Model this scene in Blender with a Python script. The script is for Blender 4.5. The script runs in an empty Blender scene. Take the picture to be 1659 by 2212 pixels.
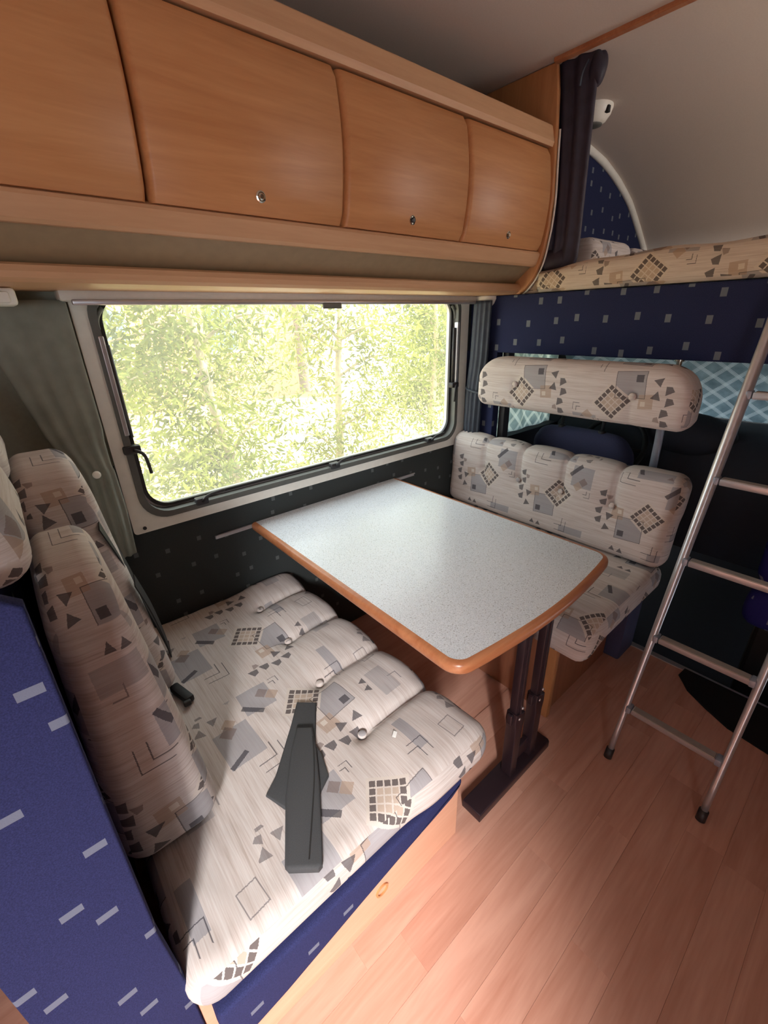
import bpy, bmesh, math, random
import numpy as np
from mathutils import Matrix, Vector
random.seed(7); RNG = np.random.default_rng(7)
PI = math.pi
SC = bpy.context.scene
COL = SC.collection

# ------------------------------------------------------------------ camera
cam_d = bpy.data.cameras.new('camera')
cam_d.sensor_fit = 'VERTICAL'; cam_d.sensor_height = 36.0
cam_d.lens = 36.0 * 941.25 / 2212.0
cam_d.clip_start = 0.02; cam_d.clip_end = 200
cam = bpy.data.objects.new('camera', cam_d); COL.objects.link(cam)
def cam_rot():
    y, p, r = 2.52193189e-02, -4.17711179e-01, 2.78255801e-02
    Ry = np.array([[math.cos(y), 0, math.sin(y)], [0, 1, 0], [-math.sin(y), 0, math.cos(y)]])
    Rx = np.array([[1, 0, 0], [0, math.cos(p), -math.sin(p)], [0, math.sin(p), math.cos(p)]])
    Rz = np.array([[math.cos(r), -math.sin(r), 0], [math.sin(r), math.cos(r), 0], [0, 0, 1]])
    n = math.hypot(.75, .66)
    M = (Rz @ Rx @ Ry @ np.array([[.75 / n, -.66 / n, 0], [0, 0, 1], [.66 / n, .75 / n, 0]])).T
    return Matrix(((M[0, 0], M[0, 1], -M[0, 2]), (M[1, 0], M[1, 1], -M[1, 2]), (M[2, 0], M[2, 1], -M[2, 2])))
cam.matrix_world = Matrix.Translation((0, 0, 1.45)) @ cam_rot().to_4x4()
SC.camera = cam

# ------------------------------------------------------------------ world, sun, daylight, exposure
SC.view_settings.view_transform = 'Standard'; SC.view_settings.look = 'None'
SC.view_settings.gamma = 1.0; SC.view_settings.use_curve_mapping = False
SC.view_settings.exposure = 0.0
W = bpy.data.worlds.new('sky'); SC.world = W; W.use_nodes = True
W.node_tree.nodes['Background'].inputs[0].default_value = (0.86, 0.93, 1.0, 1)
W.node_tree.nodes['Background'].inputs[1].default_value = 5.2
def light(name, kind, loc, direction, energy, color=(1, 1, 1), **kw):
    d = bpy.data.lights.new(name, kind); d.energy = energy; d.color = color
    for k, v in kw.items(): setattr(d, k, v)
    o = bpy.data.objects.new(name, d); COL.objects.link(o); o.location = loc
    o.rotation_euler = Vector(direction).to_track_quat('-Z', 'Y').to_euler()
    return o
light('sun', 'SUN', (2, 3, 9), (-.45, .28, -.85), 13.0, (1.0, .95, .85), angle=.01)
# daylight coming in through the open entrance door in the aisle wall behind the photographer
light('doorway_daylight', 'AREA', (-1.72, -2.2, 3.0), (.82, 1, -1.35), 740.0, (1.0, .96, .94), shape='RECTANGLE', size=.6, size_y=1.9)
# added fill lamp out of view that brightens the bunk ceiling; no window there
light('bunk_fill', 'AREA', (2.75, -.93, 1.95), (.05, .8, .75), 27.0, (1.0, .97, .93), shape='RECTANGLE', size=.8, size_y=.35)
# daylight portal of the dinette window
pw = light('window_portal', 'AREA', (1.01, 1.66, 1.2), (0, -1, 0), 1.0, shape='RECTANGLE', size=1.6, size_y=.72)
pw.data.cycles.is_portal = True

# ------------------------------------------------------------------ node helpers
class NT:
    def __init__(s, name, rough=.6, metallic=0.0, spec=None):
        s.m = bpy.data.materials.new(name); s.m.use_nodes = True
        s.t = s.m.node_tree; s.b = s.t.nodes['Principled BSDF']
        s.b.inputs['Roughness'].default_value = rough; s.b.inputs['Metallic'].default_value = metallic
        if spec is not None: s.b.inputs['Specular IOR Level'].default_value = spec
    def n(s, typ, **kw):
        x = s.t.nodes.new(typ)
        for k, v in kw.items(): setattr(x, k, v)
        return x
    def put(s, sock, v):
        if isinstance(v, bpy.types.NodeSocket): s.t.links.new(v, sock)
        elif v is not None: sock.default_value = v
    def ma(s, op, a, b=None, c=None):
        x = s.n('ShaderNodeMath', operation=op)
        for i, v in enumerate((a, b, c)): s.put(x.inputs[i], v)
        return x.outputs[0]
    def mx(s, f, a, b, blend='MIX'):
        x = s.n('ShaderNodeMix', data_type='RGBA', blend_type=blend)
        s.put(x.inputs[0], f)
        for i, v in ((6, a), (7, b)):
            s.put(x.inputs[i], (*v, 1) if isinstance(v, tuple) and len(v) == 3 else v)
        return x.outputs[2]
    def coord(s, which='Object'): return s.n('ShaderNodeTexCoord').outputs[which]
    def mapv(s, v, loc=(0, 0, 0), rot=(0, 0, 0), sc=(1, 1, 1), typ='POINT'):
        x = s.n('ShaderNodeMapping', vector_type=typ); s.put(x.inputs[0], v)
        x.inputs[1].default_value = loc; x.inputs[2].default_value = rot; x.inputs[3].default_value = sc
        return x.outputs[0]
    def noise(s, v, scale, detail=2.0, rough=.5, dist=0.0):
        x = s.n('ShaderNodeTexNoise'); s.put(x.inputs['Vector'], v)
        x.inputs['Scale'].default_value = scale; x.inputs['Detail'].default_value = detail
        x.inputs['Roughness'].default_value = rough; x.inputs['Distortion'].default_value = dist
        return x.outputs['Fac']
    def ramp(s, f, stops):
        x = s.n('ShaderNodeValToRGB'); s.put(x.inputs[0], f); e = x.color_ramp.elements
        while len(e) < len(stops): e.new(.5)
        for el, (p, c) in zip(e, stops): el.position = p; el.color = (*c, 1)
        return x.outputs[0]
    def sep(s, v): return s.n('ShaderNodeSeparateXYZ'), v
    def xyz(s, v):
        x = s.n('ShaderNodeSeparateXYZ'); s.put(x.inputs[0], v); return x.outputs
    def bump(s, h, strength=.2, dist=.002):
        x = s.n('ShaderNodeBump'); x.inputs['Strength'].default_value = strength; x.inputs['Distance'].default_value = dist
        s.put(x.inputs['Height'], h); s.t.links.new(x.outputs[0], s.b.inputs['Normal'])
    def color(s, c): s.put(s.b.inputs['Base Color'], (*c, 1) if isinstance(c, tuple) else c); return s
def lin(r, g, b):
    f = lambda c: (c / 255 / 12.92) if c / 255 <= .04045 else ((c / 255 + .055) / 1.055) ** 2.4
    return (f(r), f(g), f(b))

def plain(name, c, rough=.6, metallic=0.0, grain=.06, scale=40, bump=0.0):
    """a colour with a fine procedural unevenness"""
    t = NT(name, rough, metallic)
    n = t.noise(t.coord(), scale, 3)
    k = 1 - grain; c2 = tuple(min(1, v * (1 + grain)) for v in c); c1 = tuple(v * k for v in c)
    t.color(t.ramp(n, [(.3, c1), (.7, c2)]))
    if bump: t.bump(n, bump, .001)
    return t.m
def wood(name, c_dark, c_light, axis='x', rough=.42, scale=1.0, objrand=False, contrast=1.0):
    t = NT(name, rough)
    sc = {'x': (1.2, 14, 14), 'y': (14, 1.2, 14), 'z': (14, 14, 1.2)}[axis]
    co = t.coord()
    if objrand:
        r = t.n('ShaderNodeObjectInfo').outputs['Random']
        cb = t.n('ShaderNodeCombineXYZ'); t.put(cb.inputs[0], t.ma('MULTIPLY', r, 37.0)); t.put(cb.inputs[1], t.ma('MULTIPLY', r, 11.0))
        va = t.n('ShaderNodeVectorMath', operation='ADD'); t.put(va.inputs[0], co); t.put(va.inputs[1], cb.outputs[0]); co = va.outputs[0]
    v = t.mapv(co, sc=tuple(k * scale for k in sc))
    n1 = t.noise(v, 1.1, 4, .6, 1.2)
    v2 = t.mapv(co, sc=tuple(k * scale * 6 for k in sc))
    n2 = t.noise(v2, 1.6, 2, .5)
    f = t.ma('ADD', t.ma('MULTIPLY', n1, .75), t.ma('MULTIPLY', n2, .25))
    c = t.ramp(f, [(.5 - .18 / contrast, c_dark), (.5 + .18 / contrast, c_light)])
    if objrand:
        hsv = t.n('ShaderNodeHueSaturation'); t.put(hsv.inputs['Color'], c)
        t.put(hsv.inputs['Value'], t.ma('ADD', t.ma('MULTIPLY', r, .16), .92)); c = hsv.outputs[0]
    t.color(c); t.bump(n2, .06, .001)
    return t.m

# printed upholstery: woven stripes, lattice diamonds, framed squares, arrow triangles, chevrons
def fabric(name, tint=(1, 1, 1)):
    t = NT(name, .92, spec=.15)
    uv = t.coord('UV')
    P, Q = .375, .56
    x0 = t.xyz(uv)
    fu = t.ma('MULTIPLY_ADD', t.ma('FRACT', t.ma('MULTIPLY_ADD', x0[0], 1 / P, .62)), P, -.62 * P)
    fv = t.ma('MULTIPLY_ADD', t.ma('FRACT', t.ma('MULTIPLY_ADD', x0[1], 1 / Q, .5)), Q, -.5 * Q)
    # thread waviness so that printed edges are not ruler straight
    wob = t.ma('MULTIPLY', t.ma('SUBTRACT', t.noise(t.mapv(uv, sc=(30, 400, 1)), 1.0, 1), .5), .004)
    cb = t.n('ShaderNodeCombineXYZ'); t.put(cb.inputs[0], t.ma('ADD', fu, wob)); t.put(cb.inputs[1], fv)
    p = cb.outputs[0]
    def loc(c, h, rot): return t.mapv(p, (c[0], c[1], 0), (0, 0, rot), (h[0], h[1], 1), 'TEXTURE')
    def absmax(v):
        a = t.n('ShaderNodeVectorMath', operation='ABSOLUTE'); t.put(a.inputs[0], v); o = t.xyz(a.outputs[0])
        return t.ma('MAXIMUM', o[0], o[1])
    def box(cx, cy, hx, hy, rot=0.0): return t.ma('LESS_THAN', absmax(loc((cx, cy), (hx, hy), rot)), 1.0)
    def frame(cx, cy, hx, hy, rot, w):
        d = absmax(loc((cx, cy), (hx, hy), rot)); return t.ma('MULTIPLY', t.ma('LESS_THAN', d, 1.0), t.ma('GREATER_THAN', d, w))
    def tri(cx, cy, s, rot, notch=False):
        o = t.xyz(loc((cx, cy), (s, s), rot)); ax = t.ma('ABSOLUTE', o[0])
        d = t.ma('MAXIMUM', t.ma('ADD', ax, t.ma('MULTIPLY_ADD', o[1], .6, -.45)), t.ma('SUBTRACT', -.75, t.ma('MULTIPLY_ADD', ax, -.55, o[1]) if notch else o[1]))
        return t.ma('LESS_THAN', d, 0.0)
    def corner(cx, cy, s, rot, w):      # L shaped line
        v = loc((cx, cy), (s, s), rot); o = t.xyz(v); d = absmax(v)
        m = t.ma('MULTIPLY', t.ma('LESS_THAN', d, 1.0), t.ma('GREATER_THAN', d, w))
        return t.ma('MULTIPLY', m, t.ma('GREATER_THAN', t.ma('SUBTRACT', o[0], o[1]), .9))
    def union(ms):
        r = ms[0]
        for m in ms[1:]: r = t.ma('MAXIMUM', r, m)
        return r
    weave = t.noise(t.mapv(uv, sc=(9, 330, 1)), 1.0, 3, .65)
    weave2 = t.noise(t.mapv(uv, sc=(3, 60, 1)), 1.0, 2, .6)
    f = t.ma('ADD', t.ma('MULTIPLY', weave, .6), t.ma('MULTIPLY', weave2, .4))
    T = lambda c: tuple(a * b for a, b in zip(lin(*c), tint))
    base = t.ramp(f, [(.33, T((178, 165, 157))), (.47, T((200, 189, 184))), (.62, T((211, 204, 200)))])
    grey = union([box(-.055, -.064, .048, .044, .06), box(.098, .098, .046, .044, -.03), box(-.012, .196, .062, .047, .04), box(.09, -.150, .055, .016, .02)])
    c = t.mx(t.ma('MULTIPLY', grey, .72), base, T((146, 145, 151)))
    tan = union([box(-.112, -.012, .024, .024, .1), box(.084, .056, .015, .015, .75), box(.062, .196, .015, .015, .8)])
    c = t.mx(t.ma('MULTIPLY', tan, .7), c, T((172, 148, 130)))
    brown = union([box(.106, .078, .014, .014, .75), box(.038, .206, .017, .017, .75), tri(-.158, .045, .017, .9, True)])
    c = t.mx(t.ma('MULTIPLY', brown, .7), c, T((128, 112, 108)))
    c = t.mx(box(-.104, -.004, .008, .008, .1), c, T((206, 196, 186)))
    # lattice: 5 x 5 tiles, border tiles dark, inner tiles tan
    lv = loc((0, 0), (.045, .045), .92); la = absmax(lv); lo = t.xyz(lv)
    inside = t.ma('LESS_THAN', la, 1.0)
    margin = t.ma('LESS_THAN', la, 1.14)
    cellx = t.ma('ABSOLUTE', t.ma('SUBTRACT', t.ma('FRACT', t.ma('MULTIPLY_ADD', lo[0], 2.5, .5)), .5))
    celly = t.ma('ABSOLUTE', t.ma('SUBTRACT', t.ma('FRACT', t.ma('MULTIPLY_ADD', lo[1], 2.5, .5)), .5))
    line = t.ma('LESS_THAN', t.ma('SUBTRACT', .5, t.ma('MAXIMUM', cellx, celly)), .10)
    tile = t.ma('MULTIPLY', inside, t.ma('SUBTRACT', 1.0, line))
    border = t.ma('MULTIPLY', tile, t.ma('GREATER_THAN', la, .6))
    c = t.mx(margin, c, T((205, 195, 187)))
    c = t.mx(t.ma('MULTIPLY', tile, .7), c, T((176, 154, 136)))
    dark = union([border,
        box(-.082, -.088, .012, .012, .06), frame(-.055, -.064, .050, .046, .06, .96),
        corner(.012, -.105, .034, 0, .93), corner(.018, -.118, .046, 0, .95),
        corner(-.060, .182, .046, -PI / 2, .94), corner(-.072, .176, .060, -PI / 2, .96),
        corner(.112, .045, .017, 0, .86), corner(.118, .04, .025, 0, .91),
        box(.066, .122, .032, .008, .8), box(-.058, .215, .028, .007, -1.1),
        tri(-.178, .060, .023, -.6, True), tri(-.174, .022, .023, -.6, True), tri(-.184, -.016, .023, -.6, True), tri(-.178, -.054, .023, -.5, True),
        tri(-.146, -.030, .019, .9), tri(-.146, -.078, .018, .3),
        tri(-.10, -.158, .014, 0), tri(-.068, -.160, .014, 0)])
    c = t.mx(t.ma('MULTIPLY', dark, .78), c, T((62, 60, 68)))
    # a second, plainer band of the print between the lattice rows
    dk2 = union([tri(.08, .27, .018, .3), tri(.115, .262, .017, 1.9, True), tri(.105, .228, .017, -.7), tri(.14, .25, .015, 2.6, True), corner(-.13, -.235, .03, 0, .9), frame(.03, -.245, .028, .022, .1, .9)])
    c = t.mx(t.ma('MULTIPLY', dk2, .62), c, T((84, 80, 86)))
    gr2 = union([box(-.10, -.215, .05, .03, .05), box(.16, .17, .02, .02, .8)])
    c = t.mx(t.ma('MULTIPLY', gr2, .5), c, T((140, 138, 142)))
    t.color(c)
    t.bump(weave, .25, .0012)
    return t.m

def blue_cloth(name, base, dash, sx=.10, sy=.075, hx=.011, hy=.015, rough=.9, vec='UV'):
    t = NT(name, rough, spec=.1)
    x = t.xyz(t.coord(vec))
    gy = t.ma('MULTIPLY', x[1], 1 / sy); iy = t.ma('FLOOR', gy)
    gx = t.ma('ADD', t.ma('MULTIPLY', x[0], 1 / sx), t.ma('MULTIPLY', iy, .37)); ix = t.ma('FLOOR', gx)
    cb = t.n('ShaderNodeCombineXYZ'); t.put(cb.inputs[0], ix); t.put(cb.inputs[1], iy)
    wn = t.n('ShaderNodeTexWhiteNoise', noise_dimensions='2D'); t.put(wn.inputs['Vector'], cb.outputs[0])
    r = t.xyz(wn.outputs['Color'])
    ox = t.ma('SUBTRACT', t.ma('SUBTRACT', t.ma('FRACT', gx), .5), t.ma('MULTIPLY_ADD', r[0], .5, -.25))
    oy = t.ma('SUBTRACT', t.ma('SUBTRACT', t.ma('FRACT', gy), .5), t.ma('MULTIPLY_ADD', r[1], .5, -.25))
    m = t.ma('MULTIPLY', t.ma('LESS_THAN', t.ma('ABSOLUTE', ox), hx / sx), t.ma('LESS_THAN', t.ma('ABSOLUTE', oy), hy / sy))
    n = t.noise(t.coord(), 600, 2)
    b = t.ramp(n, [(.3, tuple(v * .75 for v in base)), (.7, tuple(v * 1.25 for v in base))])
    t.color(t.mx(t.ma('MULTIPLY', m, .85), b, dash)); t.bump(n, .3, .001)
    return t.m

M = {}
M['fabric'] = fabric('printed_upholstery')
M['fabric_warm_lit'] = fabric('printed_upholstery_warm_lit', (1.0, .93, .80))  # same print, with warm light bounced off the wood tinted into it
M['carpet'] = blue_cloth('blue_dash_carpet', lin(42, 47, 76), lin(116, 122, 128), .118, .098, .0095, .0135)
M['carpet_side'] = blue_cloth('blue_dash_carpet_side', lin(44, 47, 84), lin(114, 118, 134), .105, .085, .0125, .0065)
M['wall_cloth'] = blue_cloth('grey_blue_wall_cloth', lin(62, 66, 66), lin(104, 108, 108), .105, .095, .0075, .0085)
M['wood'] = wood('beech_veneer', lin(182, 122, 76), lin(204, 146, 97), 'x')
M['base_shaded'] = wood('shaded_beech_base', lin(140, 88, 64), lin(164, 108, 80), 'z')  # beech darkened so the right bench base looks in shadow
M['seat_fleck'] = blue_cloth('bright_blue_flecked_cloth', lin(52, 52, 126), lin(150, 155, 180), .118, .098, .0095, .0135)
M['base_wood'] = wood('pale_pink_beech', lin(206, 152, 124), lin(222, 172, 144), 'x')
M['aisle_wood'] = wood('dark_aisle_wood', lin(96, 68, 48), lin(120, 86, 60), 'z')
M['recess'] = plain('shaded_brown_recess', lin(150, 128, 98), .6)  # shade of the locker recess put into a darker brown
M['wood_v'] = wood('beech_veneer_vertical', lin(170, 112, 68), lin(196, 138, 90), 'z')
M['wood_pale'] = wood('pale_beech_fascia', lin(194, 148, 110), lin(209, 165, 126), 'x')
M['wood_edge'] = wood('beech_edging', lin(166, 100, 64), lin(194, 132, 92), 'x', .3)
M['plank'] = wood('floor_laminate', lin(194, 138, 116), lin(221, 171, 150), 'x', .42, .7, True, 1.0)
M['ceiling'] = plain('ceiling_fabric_board', lin(214, 202, 192), .8, grain=.03, scale=200)
M['white_trim'] = plain('white_plastic', lin(236, 233, 223), .4, grain=.03)
M['wall_hazed'] = plain('hazed_grey_wall', lin(150, 153, 140), .8, grain=.05, scale=90)  # olive grey lightened to carry the haze beside the bright window
M['grey_rubber'] = plain('grey_rubber', lin(95, 96, 92), .55)
M['dark_plastic'] = plain('dark_plastic', lin(46, 44, 46), .45)
M['black'] = plain('black_plastic', lin(20, 20, 24), .6)
M['black_cloth'] = plain('black_mat', lin(14, 14, 17), .95, scale=300)
M['leg_metal'] = plain('dark_brown_leg_metal', lin(52, 38, 44), .35, .3)
M['alu'] = plain('satin_aluminium', lin(200, 198, 202), .32, .65, .03)
M['tread'] = plain('grey_ribbed_tread', lin(170, 160, 152), .5, .3)
M['chrome'] = plain('chrome', lin(220, 216, 205), .15, 1.0, .02)
M['pole'] = plain('grey_painted_tube', lin(150, 155, 168), .4, .3)
M['strap'] = plain('charcoal_webbing', lin(64, 65, 67), .85, grain=.10, scale=500, bump=.2)
M['belt'] = plain('black_seat_belt', lin(34, 32, 32), .7)
M['curtain'] = plain('dark_navy_curtain', lin(46, 40, 54), .6, grain=.25, scale=25)
M['curtain_blue'] = plain('slate_blue_curtain', lin(60, 68, 80), .5, grain=.15, scale=25)
M['curtain_hazed'] = plain('hazed_grey_curtain', lin(132, 136, 126), .75, grain=.12, scale=18)  # window haze painted over the curtain's darker grey-blue
M['seat_blue'] = plain('dark_blue_cab_upholstery', lin(64, 66, 96), .9, grain=.12, scale=300)
M['cab_dark'] = plain('cab_dark_trim', lin(40, 42, 52), .8)
M['paper'] = plain('white_paper', lin(235, 235, 232), .8)
def table_top():
    t = NT('speckled_laminate', .24)
    co = t.coord()
    n = t.noise(co, 260, 2, .6)
    n2 = t.noise(co, 420, 1, .5)
    c = t.ramp(n, [(.30, lin(150, 150, 150)), (.37, lin(208, 214, 222)), (.62, lin(221, 227, 235)), (.72, lin(234, 236, 238))])
    c = t.mx(t.ma('LESS_THAN', n2, .31), c, lin(110, 108, 100))
    t.color(c); return t.m
M['laminate'] = table_top()
def quilt():
    """silver thermal blind with a stitched diamond lattice; daylight shines through it"""
    t = NT('quilted_thermal_blind', .55)
    x = t.xyz(t.coord('UV'))
    def lines(a, s):
        g = t.ma('ABSOLUTE', t.ma('SUBTRACT', t.ma('FRACT', t.ma('MULTIPLY', a, 1 / s)), .5))
        # a double stitch line
        return t.ma('MAXIMUM', t.ma('LESS_THAN', t.ma('ABSOLUTE', t.ma('SUBTRACT', g, .03)), .016), t.ma('LESS_THAN', t.ma('ABSOLUTE', t.ma('SUBTRACT', g, .10)), .016))
    d1 = t.ma('ADD', x[0], x[1]); d2 = t.ma('SUBTRACT', x[0], x[1])
    m = t.ma('MAXIMUM', lines(d1, .105), lines(d2, .105))
    n = t.noise(t.mapv(t.coord('UV'), sc=(1, 1, 1)), 14, 3, .6)
    c = t.mx(t.ma('MULTIPLY', m, .8), t.ramp(n, [(.3, lin(146, 162, 170)), (.7, lin(178, 193, 200))]), lin(246, 251, 253))
    t.color(c); t.bump(m, .4, .003)
    tr = t.n('ShaderNodeBsdfTranslucent'); t.t.links.new(c, tr.inputs[0])
    mix = t.n('ShaderNodeMixShader'); mix.inputs[0].default_value = .75
    t.t.links.new(t.b.outputs[0], mix.inputs[1]); t.t.links.new(tr.outputs[0], mix.inputs[2])
    t.t.links.new(mix.outputs[0], t.t.nodes['Material Output'].inputs[0])
    return t.m
M['quilt'] = quilt()
def acrylic():
    t = NT('hazy_acrylic_pane', .05)
    tr = t.n('ShaderNodeBsdfTransparent'); tr.inputs[0].default_value = (.93, .95, .92, 1)
    df = t.n('ShaderNodeBsdfTranslucent'); df.inputs[0].default_value = (.9, .93, .88, 1)
    gl = t.n('ShaderNodeBsdfGlossy'); gl.inputs[1].default_value = .03
    n = t.noise(t.coord(), 3.0, 4, .6)
    m1 = t.n('ShaderNodeMixShader'); t.put(m1.inputs[0], t.ma('MULTIPLY_ADD', n, .06, .045))
    t.t.links.new(tr.outputs[0], m1.inputs[1]); t.t.links.new(df.outputs[0], m1.inputs[2])
    m2 = t.n('ShaderNodeMixShader'); m2.inputs[0].default_value = .03
    t.t.links.new(m1.outputs[0], m2.inputs[1]); t.t.links.new(gl.outputs[0], m2.inputs[2])
    t.t.links.new(m2.outputs[0], t.t.nodes['Material Output'].inputs[0])
    return t.m
M['acrylic'] = acrylic()
def leafmat(name, c1, c2):
    t = NT(name, .6)
    n = t.noise(t.coord(), 2.2, 3)
    c = t.ramp(n, [(.35, c1), (.65, c2)]); t.color(c)
    tr = t.n('ShaderNodeBsdfTranslucent'); t.t.links.new(c, tr.inputs[0])
    mix = t.n('ShaderNodeMixShader'); mix.inputs[0].default_value = .4
    t.t.links.new(t.b.outputs[0], mix.inputs[1]); t.t.links.new(tr.outputs[0], mix.inputs[2])
    t.t.links.new(mix.outputs[0], t.t.nodes['Material Output'].inputs[0])
    return t.m
M['leaf'] = leafmat('sunlit_leaf', lin(92, 104, 34), lin(158, 164, 66))
M['leaf2'] = leafmat('yellow_green_leaf', lin(116, 124, 44), lin(182, 180, 82))
M['bark'] = plain('pale_bark', lin(205, 185, 150), .9, grain=.2, scale=12)
M['ground'] = plain('dry_ground', lin(190, 170, 135), .95, grain=.2, scale=3)
M['path'] = plain('white_path', lin(238, 236, 232), .9)
M['terracotta'] = plain('terracotta_render', lin(214, 160, 128), .9)

# ------------------------------------------------------------------ mesh helpers (all vertices are given in room metres)
ORG = {}
class MB:
    def __init__(s): s.v = []; s.f = []; s.uv = None
    def add(s, vs, fs):
        o = len(s.v); s.v += [tuple(map(float, v)) for v in vs]; s.f += [tuple(i + o for i in f) for f in fs]; return s
    def box(s, lo, hi, bev=0.0, rot=None, piv=None, seg=2):
        bm = bmesh.new(); bmesh.ops.create_cube(bm, size=1)
        c = [(a + b) / 2 for a, b in zip(lo, hi)]; d = [abs(b - a) for a, b in zip(lo, hi)]
        for v in bm.verts: v.co = Vector((v.co[0] * d[0], v.co[1] * d[1], v.co[2] * d[2])) + Vector(c)
        if bev: bmesh.ops.bevel(bm, geom=bm.edges[:], offset=min(bev, min(d) * .45), segments=seg, affect='EDGES', profile=.5)
        if rot is not None:
            R = rot.to_matrix() if hasattr(rot, 'to_matrix') else rot; P = Vector(piv or c)
            for v in bm.verts: v.co = R @ (v.co - P) + P
        bm.verts.index_update()
        s.add([v.co[:] for v in bm.verts], [[v.index for v in f.verts] for f in bm.faces]); bm.free(); return s
    def tube(s, pts, r, n=14, caps=True, flat=1.0):
        pts = [Vector(p) for p in pts]; rs = r if isinstance(r, (list, tuple)) else [r] * len(pts)
        rings = []; up = None
        for i, p in enumerate(pts):
            d = (pts[min(i + 1, len(pts) - 1)] - pts[max(i - 1, 0)]).normalized()
            if up is None:
                up = Vector((0, 0, 1)) if abs(d.z) < .9 else Vector((1, 0, 0))
            a = d.cross(up).normalized(); b = a.cross(d).normalized(); up = b
            rings.append([p + (a * math.cos(2 * PI * k / n) + b * flat * math.sin(2 * PI * k / n)) * rs[i] for k in range(n)])
        vs = [v for q in rings for v in q]
        fs = [(i * n + k, i * n + (k + 1) % n, (i + 1) * n + (k + 1) % n, (i + 1) * n + k) for i in range(len(pts) - 1) for k in range(n)]
        if caps: fs += [tuple(range(n - 1, -1, -1)), tuple((len(pts) - 1) * n + k for k in range(n))]
        return s.add(vs, fs)
    def lathe(s, prof, c, axis='z', n=24):
        """prof: (radius, height) pairs along axis from c"""
        ax = {'x': (Vector((1, 0, 0)), Vector((0, 1, 0)), Vector((0, 0, 1))), 'y': (Vector((0, 1, 0)), Vector((0, 0, 1)), Vector((1, 0, 0))), 'z': (Vector((0, 0, 1)), Vector((1, 0, 0)), Vector((0, 1, 0)))}[axis] if isinstance(axis, str) else axis
        vs = []
        for r, h in prof:
            for k in range(n): vs.append(Vector(c) + ax[0] * h + (ax[1] * math.cos(2 * PI * k / n) + ax[2] * math.sin(2 * PI * k / n)) * r)
        fs = [(i * n + k, i * n + (k + 1) % n, (i + 1) * n + (k + 1) % n, (i + 1) * n + k) for i in range(len(prof) - 1) for k in range(n)]
        fs += [tuple(range(n - 1, -1, -1)), tuple((len(prof) - 1) * n + k for k in range(n))]
        return s.add(vs, fs)
    def prism(s, poly, a0, a1, axis='y', bev=0.0):
        """extrude a 2-D outline: axis y -> (x, z), axis x -> (y, z), axis z -> (x, y)"""
        def P(p, a): return {'y': (p[0], a, p[1]), 'x': (a, p[0], p[1]), 'z': (p[0], p[1], a)}[axis]
        bm = bmesh.new(); n = len(poly)
        v0 = [bm.verts.new(P(p, a0)) for p in poly]; v1 = [bm.verts.new(P(p, a1)) for p in poly]
        bm.faces.new(v0); bm.faces.new(v1[::-1])
        for i in range(n): bm.faces.new((v0[i], v1[i], v1[(i + 1) % n], v0[(i + 1) % n]))
        bmesh.ops.recalc_face_normals(bm, faces=bm.faces[:])
        if bev:
            rim = [e for e in bm.edges if (e.verts[0] in v0) == (e.verts[1] in v0)]
            bmesh.ops.bevel(bm, geom=rim, offset=bev, segments=3, affect='EDGES', profile=.5)
        bm.verts.index_update()
        s.add([v.co[:] for v in bm.verts], [[v.index for v in f.verts] for f in bm.faces]); bm.free(); return s
    def ring(s, outer, inner, a0, a1, axis='y'):
        """frame between two outlines of equal length"""
        def P(p, a): return {'y': (p[0], a, p[1]), 'x': (a, p[0], p[1]), 'z': (p[0], p[1], a)}[axis]
        n = len(outer); vs = [P(p, a0) for p in outer] + [P(p, a0) for p in inner] + [P(p, a1) for p in outer] + [P(p, a1) for p in inner]
        fs = []
        for i in range(n):
            j = (i + 1) % n
            fs += [(i, j, n + j, n + i), (2 * n + i, 3 * n + i, 3 * n + j, 2 * n + j), (i, 2 * n + i, 2 * n + j, j), (n + i, n + j, 3 * n + j, 3 * n + i)]
        return s.add(vs, fs)
    def grid(s, fn, nu, nv, close=False):
        vs = [fn(i / nu, j / nv) for j in range(nv + 1) for i in range(nu + 1)]
        fs = [(j * (nu + 1) + i, j * (nu + 1) + i + 1, (j + 1) * (nu + 1) + i + 1, (j + 1) * (nu + 1) + i) for j in range(nv) for i in range(nu)]
        return s.add(vs, fs)
def link(name, me, mat, parent=None, org=(0, 0, 0)):
    if mat is not None: me.materials.append(M[mat] if isinstance(mat, str) else mat)
    o = bpy.data.objects.new(name, me); COL.objects.link(o)
    if parent is not None:
        o.parent = parent; ORG[o.name] = ORG[parent.name]
    else:
        o.location = org; ORG[o.name] = Vector(org)
    return o
def obj(name, mb, mat, parent=None, smooth=False, org=None, uvf=None, fixn=True):
    """one mesh object. uvf(co, normal) -> (u, v) in metres; default is a box projection"""
    if org is None and parent is None:
        a = np.array(mb.v); org = ((a[:, 0].min() + a[:, 0].max()) / 2, (a[:, 1].min() + a[:, 1].max()) / 2, a[:, 2].min())
    O = Vector(org) if parent is None else ORG[parent.name]
    me = bpy.data.meshes.new(name)
    me.from_pydata([Vector(v) - O for v in mb.v], [], mb.f)
    if fixn:
        bm = bmesh.new(); bm.from_mesh(me); bmesh.ops.recalc_face_normals(bm, faces=bm.faces[:]); bm.to_mesh(me); bm.free()
    me.update()
    uv = me.uv_layers.new(name='uv')
    for p in me.polygons:
        n = p.normal
        for li in p.loop_indices:
            c = me.vertices[me.loops[li].vertex_index].co + O
            if uvf: q = uvf(c, n)
            else:
                a = max(range(3), key=lambda k: abs(n[k]))
                q = ((c.y, c.z), (c.x, c.z), (c.x, c.y))[a]
            uv.data[li].uv = q
    if smooth: shade(me, smooth)
    return link(name, me, mat, parent, org if parent is None else (0, 0, 0))
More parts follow.
